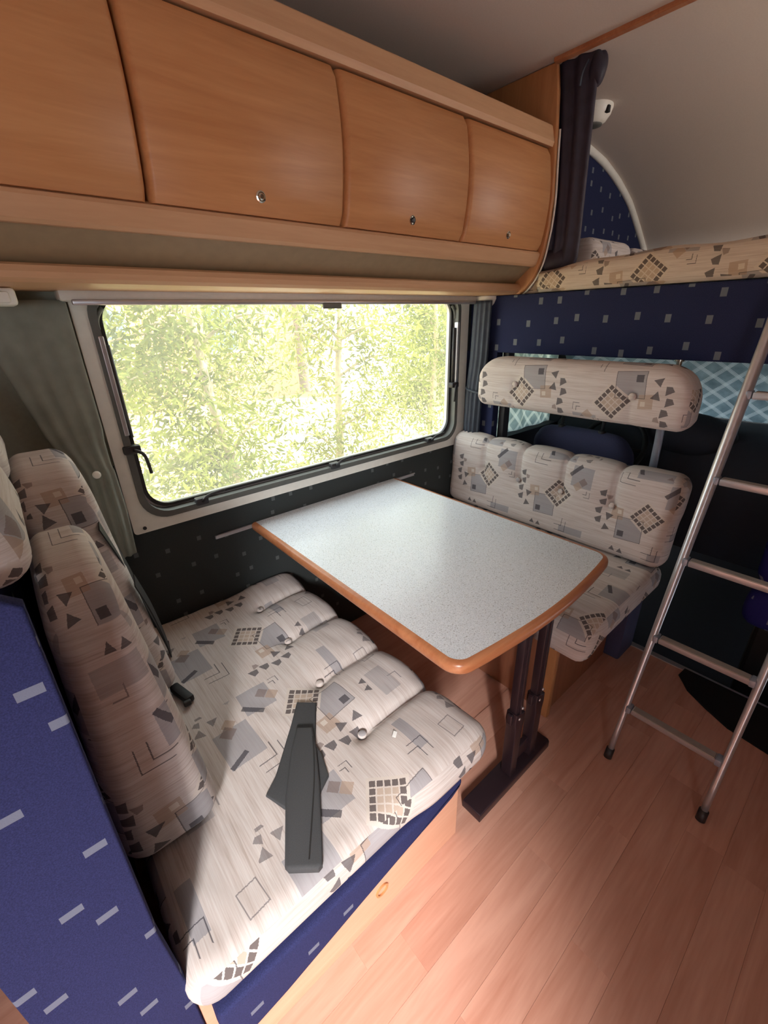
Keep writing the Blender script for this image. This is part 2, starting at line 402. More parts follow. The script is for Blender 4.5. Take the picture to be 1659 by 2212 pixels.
def shade(me, angle=True):
    me.polygons.foreach_set('use_smooth', [True] * len(me.polygons))
    if angle is not True:
        bm = bmesh.new(); bm.from_mesh(me)
        for e in bm.edges:
            if len(e.link_faces) == 2 and e.calc_face_angle(0) > math.radians(angle): e.smooth = False
        bm.to_mesh(me); bm.free()
def tag(o, label, cat, group=None):
    o['label'] = label; o['category'] = cat
    if group: o['group'] = group
    return o
def thing(name, label, cat, loc, group=None):
    o = bpy.data.objects.new(name, None); COL.objects.link(o); o.location = loc; o.empty_display_size = .05
    ORG[o.name] = Vector(loc); return tag(o, label, cat, group)
def struct(o, label=None):
    o['kind'] = 'structure'
    if label: o['label'] = label
    return o
def copy_thing(root, delta, label, group=None):
    r = root.copy(); COL.objects.link(r); r.location = Vector(root.location) + Vector(delta); r['label'] = label
    ORG[r.name] = ORG[root.name] + Vector(delta)
    if group: r['group'] = group
    for ch in root.children:
        c = ch.copy(); COL.objects.link(c); c.parent = r
        for g in ch.children:
            d = g.copy(); COL.objects.link(d); d.parent = c
    return r
def rrect(x0, x1, y0, y1, r, k=8):
    """rounded rectangle outline, 4*(k+1) points, counter-clockwise"""
    pts = []
    for cx, cy, a in ((x1 - r, y0 + r, -PI / 2), (x1 - r, y1 - r, 0), (x0 + r, y1 - r, PI / 2), (x0 + r, y0 + r, PI)):
        for i in range(k + 1):
            t = a + PI / 2 * i / k; pts.append((cx + r * math.cos(t), cy + r * math.sin(t)))
    return pts

def cushion(name, lo, hi, r, mat, parent, dens=70, disp=None, uv=None, xf=None, org=None):
    """an upholstered block: rounded box, displaced by disp(p, n, q) (q = flat box point, -1..1), then placed by xf"""
    lo, hi = np.array(lo, float), np.array(hi, float); c = (lo + hi) / 2; h = (hi - lo) / 2
    key = {}; vs = []; qs = []; fs = []; fax = []
    for ax in range(3):
        b, d = [(1, 2), (2, 0), (0, 1)][ax]
        nb = max(4, int(2 * h[b] * dens)); nd = max(4, int(2 * h[d] * dens))
        if ax != 2 or True:
            nb = min(nb, 90); nd = min(nd, 90)
        for sg in (-1, 1):
            idx = np.zeros((nb + 1, nd + 1), int)
            for i in range(nb + 1):
                for j in range(nd + 1):
                    q = [0, 0, 0]; q[ax] = sg
                    # finer steps near the edges, the same on every face
                    q[b] = -1 + 2 * i / nb; q[d] = -1 + 2 * j / nd
                    kk = tuple(round(x, 5) for x in q)
                    if kk not in key: key[kk] = len(vs); vs.append(None); qs.append(q)
                    idx[i, j] = key[kk]
            for i in range(nb):
                for j in range(nd):
                    f = (idx[i, j], idx[i + 1, j], idx[i + 1, j + 1], idx[i, j + 1])
                    fs.append(f if sg > 0 else f[::-1]); fax.append(ax)
    Q = np.array(qs, float); P = Q * h
    rr = np.minimum(r, h * .98) if not np.isscalar(r) else np.minimum(np.array([r] * 3), h * .98)
    inner = h - rr; cl = np.clip(P, -inner, inner); dlt = (P - cl) / rr
    L = np.linalg.norm(dlt, axis=1); L[L == 0] = 1
    mxn = np.abs(dlt).max(axis=1)
    nrm = dlt / L[:, None]
    P2 = cl + nrm * rr * np.where(mxn > 0, 1, 0)[:, None]
    if disp is not None: P2 = disp(P2 + c, nrm, Q) - c
    W3 = P2 + c
    UVp = W3.copy()
    if xf is not None: W3 = xf(W3)
    O = Vector(org) if parent is None else ORG[parent.name]
    me = bpy.data.meshes.new(name); me.from_pydata([tuple(v - np.array(O)) for v in W3], [], fs); me.update()
    ul = me.uv_layers.new(name='uv'); arr = np.zeros((len(me.loops), 2)); li = 0
    uvf = uv or (lambda p, ax: ((p[1], p[2]), (p[0], p[2]), (p[1], -p[0]))[ax])
    for f, ax in zip(fs, fax):
        for v in f: arr[li] = uvf(UVp[v], ax); li += 1
    ul.data.foreach_set('uv', arr.ravel())
    shade(me)
    return link(name, me, mat, parent, org if parent is None else (0, 0, 0))
def button(parent, c, axis, r=.011, mat='fabric', name='button'):
    return obj(name, MB().lathe([(r * .5, -.008), (r, -.003), (r, .001), (r * .85, .004), (r * .45, .006)], c, axis, 16), mat, parent, True)

# ================================================================== the setting
WY = 1.55                                # inner face of the window wall
# --- floor: base sheet and laminate planks that run along the vehicle
fl = struct(obj('floor', MB().box((-1.3, -.95, -.05), (1.94, WY, -.004)), 'plank', org=(0, 0, 0)), 'pink beech laminate floor of the living area')
pw_, pl_ = .098, .66
pm = {}
def plank_mesh(L):
    L = round(L, 3)
    if L not in pm:
        me = bpy.data.meshes.new('plank'); b = MB().box((0, .00015, -.003), (L, pw_ - .00015, 0), .0004, seg=1)
        me.from_pydata([Vector(v) for v in b.v], [], b.f); me.materials.append(M['plank']); pm[L] = me
    return pm[L]
rp = random.Random(3)
y = -.93
while y < .72:
    x = -1.28 - rp.random() * pl_
    while x < 1.92:
        a, b = max(x, -1.28), min(x + pl_, 1.938)
        if b - a > .03:
            o = bpy.data.objects.new('plank', plank_mesh(b - a - .0003)); COL.objects.link(o); o.parent = fl; o.location = (a, y, 0)
        x += pl_
    y += pw_
# --- window wall (the dinette window lies in it)
mb = MB()
for lo, hi in (((-1.3, WY, -.05), (.225, WY + .05, 2.34)), ((1.80, WY, -.05), (2.0, WY + .05, 2.34)), ((.225, WY, -.05), (1.80, WY + .05, .845)), ((.225, WY, 1.535), (1.80, WY + .05, 2.34))):
    mb.box(lo, hi)
struct(obj('wall_back', mb, 'wall_cloth', org=(0, WY, 0)), 'dark grey-blue cloth wall under and beside the window')
struct(obj('trim_1', MB().box((-1.3, WY - .006, 1.05), (.215, WY - .0005, 1.56), .002), 'wall_hazed'), 'smooth wall panel left of the window, olive grey with haze in its colour')
struct(obj('wall_left', MB().box((-1.35, -1.0, -.05), (-1.3, WY + .05, 2.34)), 'wood_v', org=(-1.3, 0, 0)), 'wooden end wall of the living area')
# aisle wall behind the photographer with the open entrance door
mb = MB()
for lo, hi in (((-1.35, -1.0, -.05), (-1.15, -.95, 2.34)), ((-.55, -1.0, -.05), (4.3, -.95, 2.34)), ((-1.15, -1.0, 1.85), (-.55, -.95, 2.34))):
    mb.box(lo, hi)
struct(obj('wall_front', mb, 'aisle_wood', org=(0, -1, 0)), 'wooden aisle wall with the open entrance doorway')
# --- ceiling
struct(obj('ceiling', MB().box((-1.35, -1.0, 2.305), (1.885, WY + .05, 2.36)), 'ceiling', org=(0, 0, 2.3)), 'greyish fabric ceiling of the living area')
arc = [(1.885, 2.305), (2.2, 2.315), (2.5, 2.31), (2.72, 2.29), (2.98, 2.25), (3.2, 2.185), (3.4, 2.10), (3.58, 1.985), (3.75, 1.86), (3.88, 1.72), (3.96, 1.58), (3.98, 1.45)]
arc_o = [(x + .05 * (i / 11), z + .05) for i, (x, z) in enumerate(arc)]
struct(obj('ceiling_overcab', MB().prism(arc + arc_o[::-1], -1.0, WY + .05, 'y'), 'ceiling', smooth=30, org=(2, 0, 2)), 'pale curved ceiling over the overcab bunk')
struct(obj('trim_2', MB().box((1.872, -.95, 2.292), (1.902, 1.20, 2.309), .004), 'wood_edge'), 'brown wooden strip across the ceiling')
# --- side wall of the bunk: blue carpet below the arc, white edging along it
poly = [(1.925, 1.30), (3.60, 1.30)] + [(x, z) for x, z in arc[::-1] if z > 1.3] + [(1.925, 2.305)]
struct(obj('wall_overcab_side', MB().prism(poly, 1.53, WY + .05, 'y'), 'carpet', org=(2, 1.53, 1.3)), 'dark blue carpeted side wall of the overcab bunk')
edge = [(x, 1.522, z - .012) for x, z in arc if x > 2.3]
def smoothline(pts, k=6):
    out = []
    P = [Vector(p) for p in pts]
    for i in range(len(P) - 1):
        p0, p1, p2, p3 = P[max(i - 1, 0)], P[i], P[i + 1], P[min(i + 2, len(P) - 1)]
        for j in range(k):
            t = j / k
            out.append(.5 * ((2 * p1) + (-p0 + p2) * t + (2 * p0 - 5 * p1 + 4 * p2 - p3) * t * t + (-p0 + 3 * p1 - 3 * p2 + p3) * t ** 3))
    return out + [P[-1]]
struct(obj('trim_3', MB().tube(smoothline(edge), .020, 10), 'white_trim', smooth=True), 'white curved edging along the bunk side wall')
# --- bunk front and bunk floor
mb = MB().box((1.885, -.95, 1.285), (1.915, 1.535, 1.534), .006)
struct(obj('wall_bunk_front', mb, 'carpet', org=(1.9, .3, 1.28)), 'dark blue carpeted front of the overcab bunk with small grey squares')
struct(obj('floor_bunk', MB().box((1.917, -.95, 1.30), (3.60, 1.528, 1.40)), 'cab_dark', org=(2.7, 0, 1.3)), 'bunk board over the cab')
# carpeted pillar at the window side of the cab opening
struct(obj('wall_cab_pillar', MB().box((1.885, 1.36, .0), (1.935, 1.548, 1.29), .004), 'carpet', org=(1.9, 1.45, 0)), 'dark blue carpeted pillar beside the cab opening')
struct(obj('trim_4', MB().box((1.935, 1.325, .0), (1.985, 1.36, 1.29), .004), 'dark_plastic'), 'dark door post of the cab')
# --- cab shell
struct(obj('floor_cab', MB().box((1.945, -.95, -.35), (4.3, WY, -.30)), 'cab_dark', org=(2.5, 0, -.35)), 'dark floor of the driving cab')
struct(obj('wall_cab_step', MB().box((1.945, -.95, -.30), (1.975, 1.545, -.012)), 'cab_dark'), 'step between living area and cab')
struct(obj('wall_cab_side', MB().box((1.94, 1.45, -.30), (3.5, WY, .80)).box((1.94, 1.45, 1.27), (3.5, WY, 1.30)).box((2.72, 1.42, .78), (2.83, WY, 1.30), .01), 'cab_dark', org=(2.5, 1.5, -.3)), 'dark side trim of the driving cab')
struct(obj('wall_cab_bulkhead', MB().box((3.98, -.95, -.30), (4.05, WY, .80)), 'cab_dark'), 'front bulkhead of the driving cab')
struct(obj('trim_5', MB().box((1.925, -.60, .0), (1.955, .62, .006), .002), 'alu'), 'aluminium threshold strip at the edge of the laminate')

# --- dinette window
win = bpy.data.objects.new('window_1', None); COL.objects.link(win); win.location = (1.0, WY, .82); ORG[win.name] = Vector(win.location)
struct(win, 'wide acrylic dinette window with rounded corners looking out on sunlit trees')
outer = rrect(.198, 1.862, .812, 1.535, .012); innr = rrect(.238, 1.795, .850, 1.560, .085)
obj('frame', MB().ring(outer, innr, WY - .022, WY + .012), 'white_trim', win, smooth=35)
obj('screw', MB().lathe([(.006, 0), (.006, .003), (.002, .004)], (.232, WY - .022, .829), (Vector((0, -1, 0)), Vector((1, 0, 0)), Vector((0, 0, 1))), 12), 'dark_plastic', win)
obj('seal', MB().ring(rrect(.236, 1.797, .848, 1.562, .087), rrect(.256, 1.777, .868, 1.542, .075), WY - .028, WY + .03), 'grey_rubber', win, smooth=35)
sash = obj('sash', MB().ring(rrect(.252, 1.781, .864, 1.546, .078), rrect(.268, 1.765, .882, 1.53, .07), WY + .012, WY + .036), 'alu', win, smooth=35)
obj('bead', MB().ring(rrect(.262, 1.771, .874, 1.536, .074), rrect(.272, 1.761, .884, 1.526, .070), WY + .004, WY + .016), 'dark_plastic', win, smooth=35)
pane = MB().box((.255, WY + .040, .866), (1.778, WY + .046, 1.545))
obj('pane', pane, 'acrylic', win)
def latch(p, d, handle):
    """p: fixing point on the seal, d: direction into the pane (x, z)"""
    px, pz = p; dx, dz = d; tx, tz = -dz, dx
    b = obj('latch', MB().box((px - .022 - .006 * abs(dx), WY - .036, pz - .013), (px + .022, WY - .006, pz + .013), .005), 'dark_plastic', win, smooth=40)
    pts = [(px, WY - .034, pz), (px + .018 * dx + .010 * tx * handle, WY - .048, pz + .018 * dz + .010 * tz * handle), (px + .026 * dx + .03 * tx * handle, WY - .052, pz + .026 * dz + .03 * tz * handle), (px + .030 * dx + .078 * tx * handle, WY - .052, pz + .030 * dz + .078 * tz * handle)]
    obj('lever', MB().tube(smoothline(pts, 4), .0055, 8), 'dark_plastic', b, smooth=True)
latch((.258, 1.095), (1, 0), -1)
latch((.43, .872), (0, 1), -1); latch((1.005, .872), (0, 1), -1); latch((1.595, .872), (0, 1), -1)
latch((1.772, 1.13), (-1, 0), 1)
for sx, x in ((1, .252), (-1, 1.781)):
    obj('stay_arm', MB().box((x - .007, WY - .030, 1.14), (x + .007, WY - .006, 1.425), .003), 'alu', win)
    obj('stay_tube', MB().tube([(x + sx * .012, WY - .012, 1.13), (x + sx * .012, WY - .012, 1.40)], .008, 10), 'dark_plastic', win, smooth=True)
    c = Vector((x + sx * .06, WY - .004, 1.45))
    obj('corner_guide', MB().tube([c + Vector((-sx * .058 * math.cos(a), 0, .058 * math.sin(a))) for a in np.linspace(-.15, .95, 8)], .007, 8), 'grey_rubber', win, smooth=True)
# roller blind cassette on top of the window
t = thing('roller_blind', 'white roller blind cassette along the top of the window', 'blind', (1.02, 1.50, 1.505))
obj('cassette', MB().box((.175, 1.475, 1.512), (1.885, 1.545, 1.546), .008), 'white_trim', t, smooth=40)
obj('rail', MB().box((.20, 1.466, 1.502), (1.86, 1.482, 1.516), .004), 'alu', t, smooth=40)
obj('pull_tab', MB().box((.965, 1.460, 1.488), (1.045, 1.470, 1.508), .003), 'grey_rubber', t)

# --- curtains beside the window
def curtain(mb, zs, c0, w, th, axis='x', other=1.5, folds=3, ph=0.0, n=64):
    """closed cross sections up a hanging curtain; c0, w, th are functions of t (0 top .. 1 bottom)"""
    rows = []
    for t_, z in zs:
        r = []
        for k in range(n):
            a = 2 * PI * k / n; s = math.cos(a); q = math.sin(a)
            fo = 1 + .30 * math.cos(folds * 2 * s * PI + ph) * (1 if q < 0 else .4)
            u = c0(t_) + w(t_) * s; v = other + th(t_) * q * fo
            r.append((u, v, z) if axis == 'x' else (v, u, z))
        rows.append(r)
    vs = [v for r in rows for v in r]; m = len(rows)
    fs = [(i * n + k, i * n + (k + 1) % n, (i + 1) * n + (k + 1) % n, (i + 1) * n + k) for i in range(m - 1) for k in range(n)]
    fs += [tuple(range(n)), tuple((m - 1) * n + k for k in range(n))]
    return mb.add(vs, fs)
ip = lambda xs, ys: (lambda t: float(np.interp(t, xs, ys)))
zs = [(i / 40, 1.515 - (1.515 - .768) * i / 40) for i in range(41)]
t = thing('window_curtain', 'grey-blue curtain hanging behind the left seat, held by a round button', 'curtain', (.12, 1.5, .77))
obj('drape', curtain(MB(), zs, ip([0, .5, .62, 1], [.085, .125, .145, .142]), ip([0, .45, .6, .8, 1], [.105, .070, .045, .05, .045]), ip([0, 1], [.006, .020]), folds=2), 'curtain_hazed', t, smooth=True)
obj('tie_button', MB().lathe([(.011, 0), (.011, .004), (.007, .008)], (.139, 1.468, 1.055), (Vector((0, -1, 0)), Vector((1, 0, 0)), Vector((0, 0, 1))), 16), 'white_trim', t, True)
zs = [(i / 40, 1.515 - (1.515 - .885) * i / 40) for i in range(41)]
t = thing('window_curtain', 'slate blue curtain gathered at the right edge of the window above the bench', 'curtain', (1.84, 1.45, .885))
obj('drape', curtain(MB(), zs, ip([0, .4, .7, 1], [1.435, 1.440, 1.458, 1.462]), ip([0, .4, .7, 1], [.050, .052, .050, .048]), ip([0, 1], [.022, .028]), axis='y', folds=2, ph=1.0, other=1.850), 'curtain_blue', t, smooth=True)
obj('tie_back', MB().tube([(1.850 + .032 * math.cos(a), 1.452 + .054 * math.sin(a), 1.10 + .01 * math.sin(a)) for a in np.linspace(0, 2 * PI, 25)], .006, 8), 'curtain_blue', t, True)
# wall rail that carries the table
tag(obj('table_rail', MB().box((.455, WY - .010, .700), (1.50, WY - .0005, .716), .003).box((.455, WY - .016, .712), (1.50, WY - .008, .718), .002), 'alu'), 'slim aluminium wall rail under the window that holds the table', 'rail')
# small ceiling-white boxes under the locker
t = thing('spotlight', 'small white spotlight under the right end of the locker, over the curtain', 'lamp', (1.87, 1.44, 1.53))
obj('housing', MB().lathe([(.050, 0), (.052, -.012), (.042, -.032), (.034, -.040)], (1.885, 1.44, 1.5345), 'z', 28), 'white_trim', t, smooth=35)
obj('lens', MB().lathe([(.034, -.038), (.030, -.045), (.012, -.047)], (1.885, 1.44, 1.5345), 'z', 28), 'white_trim', t, True)
t = thing('reading_lamp', 'white lamp box under the locker at the left edge of the photo', 'lamp', (.03, 1.40, 1.50))
obj('body', MB().box((-.10, 1.36, 1.498), (.083, 1.44, 1.5345), .007), 'white_trim', t, smooth=40)
obj('diffuser', MB().box((-.09, 1.352, 1.503), (.07, 1.362, 1.526), .004), 'white_trim', t, smooth=40)

# ================================================================== overhead locker
LX0, LX1 = -1.29, 1.898
t = thing('overhead_locker', 'long beech overhead locker with curved doors above the window', 'cabinet', (.4, 1.35, 1.535))
door_prof = lambda z: 1.188 - .030 * math.sin(PI * min(1, max(0, (z - 1.67) / .40)))
# carcass: body, sloped recess and light lip
obj('carcass', MB().prism([(WY - .002, 1.70), (1.235, 1.70), (1.235, 2.045), (WY - .002, 2.045)], LX0, LX1, 'x'), 'wood', t)
obj('top_fascia', MB().prism([(1.182, 2.045), (1.176, 2.06), (1.190, 2.112), (1.198, 2.118), (1.215, 2.118), (1.24, 2.045)], LX0, LX1, 'x'), 'wood_pale', t, smooth=25)
obj('top_shelf', MB().box((LX0, 1.20, 2.104), (LX1, WY - .002, 2.118)), 'wood_pale', t)
obj('lower_fascia', MB().prism([(1.190, 1.682), (1.196, 1.662), (1.202, 1.645), (1.210, 1.638), (1.225, 1.638), (1.225, 1.700), (1.215, 1.700), (1.194, 1.690)], LX0, LX1, 'x'), 'wood_pale', t, smooth=25)
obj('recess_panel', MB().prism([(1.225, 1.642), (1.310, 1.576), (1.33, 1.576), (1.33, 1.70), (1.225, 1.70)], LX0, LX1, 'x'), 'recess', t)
obj('bottom_board', MB().prism([(1.272, 1.560), (1.276, 1.572), (1.285, 1.577), (WY - .002, 1.578), (WY - .002, 1.537), (1.31, 1.535), (1.285, 1.540), (1.275, 1.548)], LX0, LX1, 'x'), 'wood_pale', t, smooth=25)
seams = [-.677, -.160, .357, .874, 1.390, 1.893]
for i in range(5):
    x0, x1 = seams[i] + .0045, seams[i + 1] - .0045
    nz = 14; zz = [1.694 + (2.038 - 1.694) * k / nz for k in range(nz + 1)]
    mb = MB(); xs = [x0, x0 + .004, x0 + .012, x1 - .012, x1 - .004, x1]; dy = [.014, .005, 0, 0, .005, .014]
    vs = [(x, door_prof(z) + d + (.010 if k in (0, nz) else .0), z) for k, z in enumerate(zz) for x, d in zip(xs, dy)]
    fs = [(k * 6 + a, k * 6 + a + 1, (k + 1) * 6 + a + 1, (k + 1) * 6 + a) for k in range(nz) for a in range(5)]
    o2 = len(vs); vs += [(x, 1.236, z) for z in zz for x in (x0, x1)]
    fs += [(k * 6, (k + 1) * 6, o2 + 2 * k + 2, o2 + 2 * k) for k in range(nz)] + [(k * 6 + 5, o2 + 2 * k + 1, o2 + 2 * k + 3, (k + 1) * 6 + 5) for k in range(nz)]
    fs += [tuple(range(6)) + (o2 + 1, o2), tuple(nz * 6 + a for a in range(5, -1, -1)) + (o2 + 2 * nz, o2 + 2 * nz + 1)]
    d = obj('door', mb.add(vs, fs), 'wood', t, smooth=35)
    if i > 1:
        cx = .5 * (seams[i] + seams[i + 1]); cy = door_prof(1.731)
        ax = (Vector((0, -1, -.12)).normalized(), Vector((1, 0, 0)), Vector((0, -.12, 1)).normalized())
        obj('lock_ring', MB().lathe([(.013, -.004), (.013, .002), (.010, .004), (.009, .001)], (cx, cy, 1.731), ax, 20), 'chrome', d, smooth=35)
        obj('push_button', MB().lathe([(.008, -.002), (.008, .005), (.005, .008)], (cx, cy, 1.731), ax, 16), 'chrome' if i != 3 else 'dark_plastic', d, smooth=35)
# end panel from ceiling to below the locker
ep = [(WY - .002, 2.303), (1.20, 2.303), (1.185, 2.22), (1.174, 2.10), (1.168, 2.0), (1.160, 1.88), (1.163, 1.78), (1.174, 1.70), (1.185, 1.65), (1.208, 1.60), (1.245, 1.555), (1.275, 1.533), (1.32, 1.526), (WY - .002, 1.526)]
obj('end_panel', MB().prism(ep, LX1, LX1 + .022, 'x', bev=.006), 'wood_v', t, smooth=35)
obj('edge_strip', MB().tube(smoothline([(LX1 + .020, a - .004, b) for a, b in ep[3:12]], 5), .004, 8), 'white_trim', t, smooth=True)

# ================================================================== left dinette bench
t = thing('dinette_bench', 'wooden bench base with blue skirt under the left seat cushion', 'bench', (.32, 1.0, 0))
bench_l = t
obj('base', MB().box((-.05, .530, .0), (.672, 1.545, .355)), 'wood', t)
obj('end_panel', MB().box((-.045, .507, .001), (.676, .529, .354), .003), 'base_wood', t)
obj('front_panel', MB().box((.673, .535, .001), (.69, 1.545, .354), .002), 'wood', t)
obj('finger_hole', MB().ring([(.381 + .020 * math.cos(a), .103 + .020 * math.sin(a)) for a in np.linspace(0, 2 * PI, 20, False)], [(.381 + .015 * math.cos(a), .103 + .015 * math.sin(a)) for a in np.linspace(0, 2 * PI, 20, False)], .503, .509), 'wood', t)
sk = [(-0.021, 0.362), (-0.025, 0.337), (-0.023, 0.25), (-0.01, 0.221), (0.019, 0.217), (0.097, 0.226), (0.29, 0.267), (0.426, 0.294), (0.523, 0.31), (0.581, 0.321), (0.612, 0.337), (0.62, 0.354), (0.616, 0.362)]
obj('skirt', MB().prism(sk, .452, .506, 'y', bev=.012), 'carpet_side', t, smooth=40, uvf=lambda c, n: (c.x, c.z))
obj('back_frame', MB().prism([(-.207, 0), (-.045, 0), (-.045, .42), (-.053, .60), (-.050, .85), (-.044, 1.200), (-.060, 1.214), (-.080, 1.228), (-.207, 1.232)], .502, .524, 'y', bev=.004).box((-.207, .52, 0), (-.096, 1.545, 1.115), .010), 'carpet_side', t, smooth=40, uvf=lambda c, n: (c.x + .043, c.z + .03) if abs(n.y) > .5 else (c.y, c.z))
# seat cushion
LB = [(.470, .678), (.482, .905), (.505, 1.140), (.515, 1.375)]
def seat_disp(buttons, front, sgn, zt, amp=.013, drop=.0):
    """puffs between pleats that run from the buttons over the front edge; sgn: +1 front edge at +x"""
    bx = np.array([b[0] for b in buttons]); by = np.array([b[1] for b in buttons])
    def f(P, N, Q):
        P = P.copy(); s = sgn * (P[:, 0] - np.interp(P[:, 1], by[np.argsort(by)], bx[np.argsort(by)]))
        on = 1 / (1 + np.exp(-s / .018)); d = np.min(np.abs(P[:, 1][:, None] - by[None, :]), axis=1)
        groove = -.017 * np.exp(-(d / .011) ** 2) * on + amp * (1 - np.exp(-(d / .05) ** 2)) * on
        up = (Q[:, 2] > -.5) * 1.0
        r2 = (P[:, 0][:, None] - bx) ** 2 + (P[:, 1][:, None] - by) ** 2
        dim = -.015 * np.exp(-r2 / .020 ** 2).sum(1) - .008 * np.exp(-r2 / .06 ** 2).sum(1)
        wr = .0015 * np.sin(P[:, 1] * 43 + 3 * np.sin(P[:, 0] * 19)) * np.sin(P[:, 0] * 31 + 1.3)
        top = np.clip(N[:, 2], 0, 1)
        P += N * ((groove * up) + (dim + wr) * top)[:, None]
        if drop:
            kk = np.clip((P[:, 0] - .40) / .28, 0, 1); kk = kk * kk * (3 - 2 * kk); lowk = np.clip(.5 - Q[:, 2] * .5, 0, 1)
            P[:, 2] -= drop * kk * lowk; P[:, 1] -= .014 * kk * np.clip(-N[:, 1], 0, 1)
        return P
    return f
t = thing('seat_cushion', 'long cream patterned seat cushion of the left bench with charcoal strap on it', 'cushion', (.34, 1.0, .357))
uvL = lambda p, ax: ((p[1], p[2] - .5), (p[0] - .41, p[2] - .46), (p[1] - .872, -(p[0] - .405)))[ax]
cushion('cover', (-.052, .458, .359), (.728, 1.545, .452), (.055, .045, .042), 'fabric', t, 82, seat_disp(LB, .73, 1, .46, drop=.0), uvL)
for b in LB: button(t, (b[0], b[1], .440), 'z', .0125)
# back cushions
def back_xf(z0, z1, xb, xt):
    def f(P):
        P = P.copy(); k = np.clip((P[:, 2] - z0) / (z1 - z0), 0, 1.1); u = P[:, 0]
        P[:, 0] = (xb[0] + (xt[0] - xb[0]) * k) * (1 - u) + (xb[1] + (xt[1] - xb[1]) * k) * u
        return P
    return f
def arch(yc, hw, drop, pw=3.2):
    def f(P, N, Q):
        P = P.copy(); k = np.clip((P[:, 2] - .75) / .4, 0, 1)
        P[:, 2] -= drop * k * np.clip(np.abs(P[:, 1] - yc) / hw, 0, 1) ** pw
        return P
    return f
def left_back(y0, y1, zt, label, org, ph, xb=.118, xt=.050):
    t = thing('back_cushion', label, 'cushion', org, 'back cushions of the left bench')
    xfm = back_xf(.458, zt, (-.082, xb), (-.052, xt))
    uvb = lambda p, ax: ((p[1] + ph, p[2] - .68), ((p[0]) * .17 - .20, p[2] - .584), (p[0] * .17 - .20, p[2] - .584 + .8 * (p[1] - y0)))[ax]
    # a slab of unit thickness that back_xf turns into the tapering section
    yc = (y0 + y1) / 2
    c = cushion('cover', (0, y0, .458), (1, y1, zt), (.30, .055, .05), 'fabric', t, 60, arch(yc, (y1 - y0) / 2, .095), uvb, xfm)
    return t
left_back(.702, 1.118, 1.097, 'nearer patterned back cushion standing on the left seat cushion', (.02, .91, .458), -.03)
left_back(1.128, 1.54, 1.167, 'farther patterned back cushion of the left bench, crossed by a black seat belt', (.02, 1.33, .458), .2, .160, .085)
def left_head(y0, y1, z0, z1, label, org):
    t = thing('headrest', label, 'headrest', org, 'headrests over the left bench')
    yc = (y0 + y1) / 2
    def d(P, N, Q):
        P = P.copy(); k = np.clip((P[:, 2] - z0) / (z1 - z0), 0, 1)
        P[:, 0] -= .045 * k ** 2 * np.clip(Q[:, 0], 0, 1); P[:, 2] -= .05 * k * np.clip(np.abs(P[:, 1] - yc) / (y1 - y0) * 2, 0, 1) ** 3
        return P
    cushion('cover', (-.19, y0, z0), (-.031, y1, z1), (.05, .05, .055), 'fabric', t, 90, d, lambda p, ax: ((p[1] + .1, p[2]), (p[0] + .05, p[2] + .03), (p[1], p[0]))[ax])
    obj('post', MB().tube([(-.12, yc - .1, z0 - .12), (-.12, yc - .1, z0 + .05)], .011), 'pole', t, True)
    obj('post', MB().tube([(-.12, yc + .1, z0 - .12), (-.12, yc + .1, z0 + .05)], .011), 'pole', t, True)
left_head(.72, 1.10, 1.112, 1.340, 'nearer patterned headrest cut by the left edge of the photo', (-.11, .91, 1.01))
left_head(1.16, 1.52, 1.140, 1.345, 'farther patterned headrest behind another one at the left edge of the photo', (-.11, 1.34, 1.02))
# seat belts of the left bench
def tape(pts, w, th, wdir):
    pts = smoothline(pts, 6); wd = Vector(wdir).normalized(); mb = MB(); vs = []
    for i, p in enumerate(pts):
        d = (pts[min(i + 1, len(pts) - 1)] - pts[max(i - 1, 0)]).normalized(); a = (wd - d * wd.dot(d)).normalized(); nn = d.cross(a)
        vs += [p + a * w / 2 + nn * th / 2, p - a * w / 2 + nn * th / 2, p - a * w / 2 - nn * th / 2, p + a * w / 2 - nn * th / 2]
    m = len(pts); fs = [(i * 4 + k, i * 4 + (k + 1) % 4, (i + 1) * 4 + (k + 1) % 4, (i + 1) * 4 + k) for i in range(m - 1) for k in range(4)] + [(0, 1, 2, 3), tuple((m - 1) * 4 + k for k in (3, 2, 1, 0))]
    return mb.add(vs, fs)
t = thing('seat_belt', 'black seat belt hanging down over the farther left back cushion', 'seat belt', (.12, 1.26, .47))
obj('shoulder_strap', tape([(.082, 1.135, 1.03), (.112, 1.18, .90), (.140, 1.25, .72), (.166, 1.31, .56), (.178, 1.34, .475)], .042, .003, (.2, 1, .35)), 'belt', t)
obj('lap_strap', tape([(.118, 1.135, .86), (.140, 1.17, .75), (.158, 1.22, .62), (.172, 1.29, .50), (.182, 1.35, .47)], .042, .003, (.2, 1, .5)), 'belt', t)
t = thing('belt_buckle', 'black belt buckle lying where the left seat meets its back cushions', 'buckle', (.15, 1.12, .45))
obj('housing', MB().box((.135, 1.075, .453), (.163, 1.165, .478), .008, Matrix.Rotation(.25, 3, 'Z')), 'black', t, smooth=40)
obj('release', MB().box((.139, 1.067, .458), (.159, 1.078, .474), .003), 'dark_plastic', t)
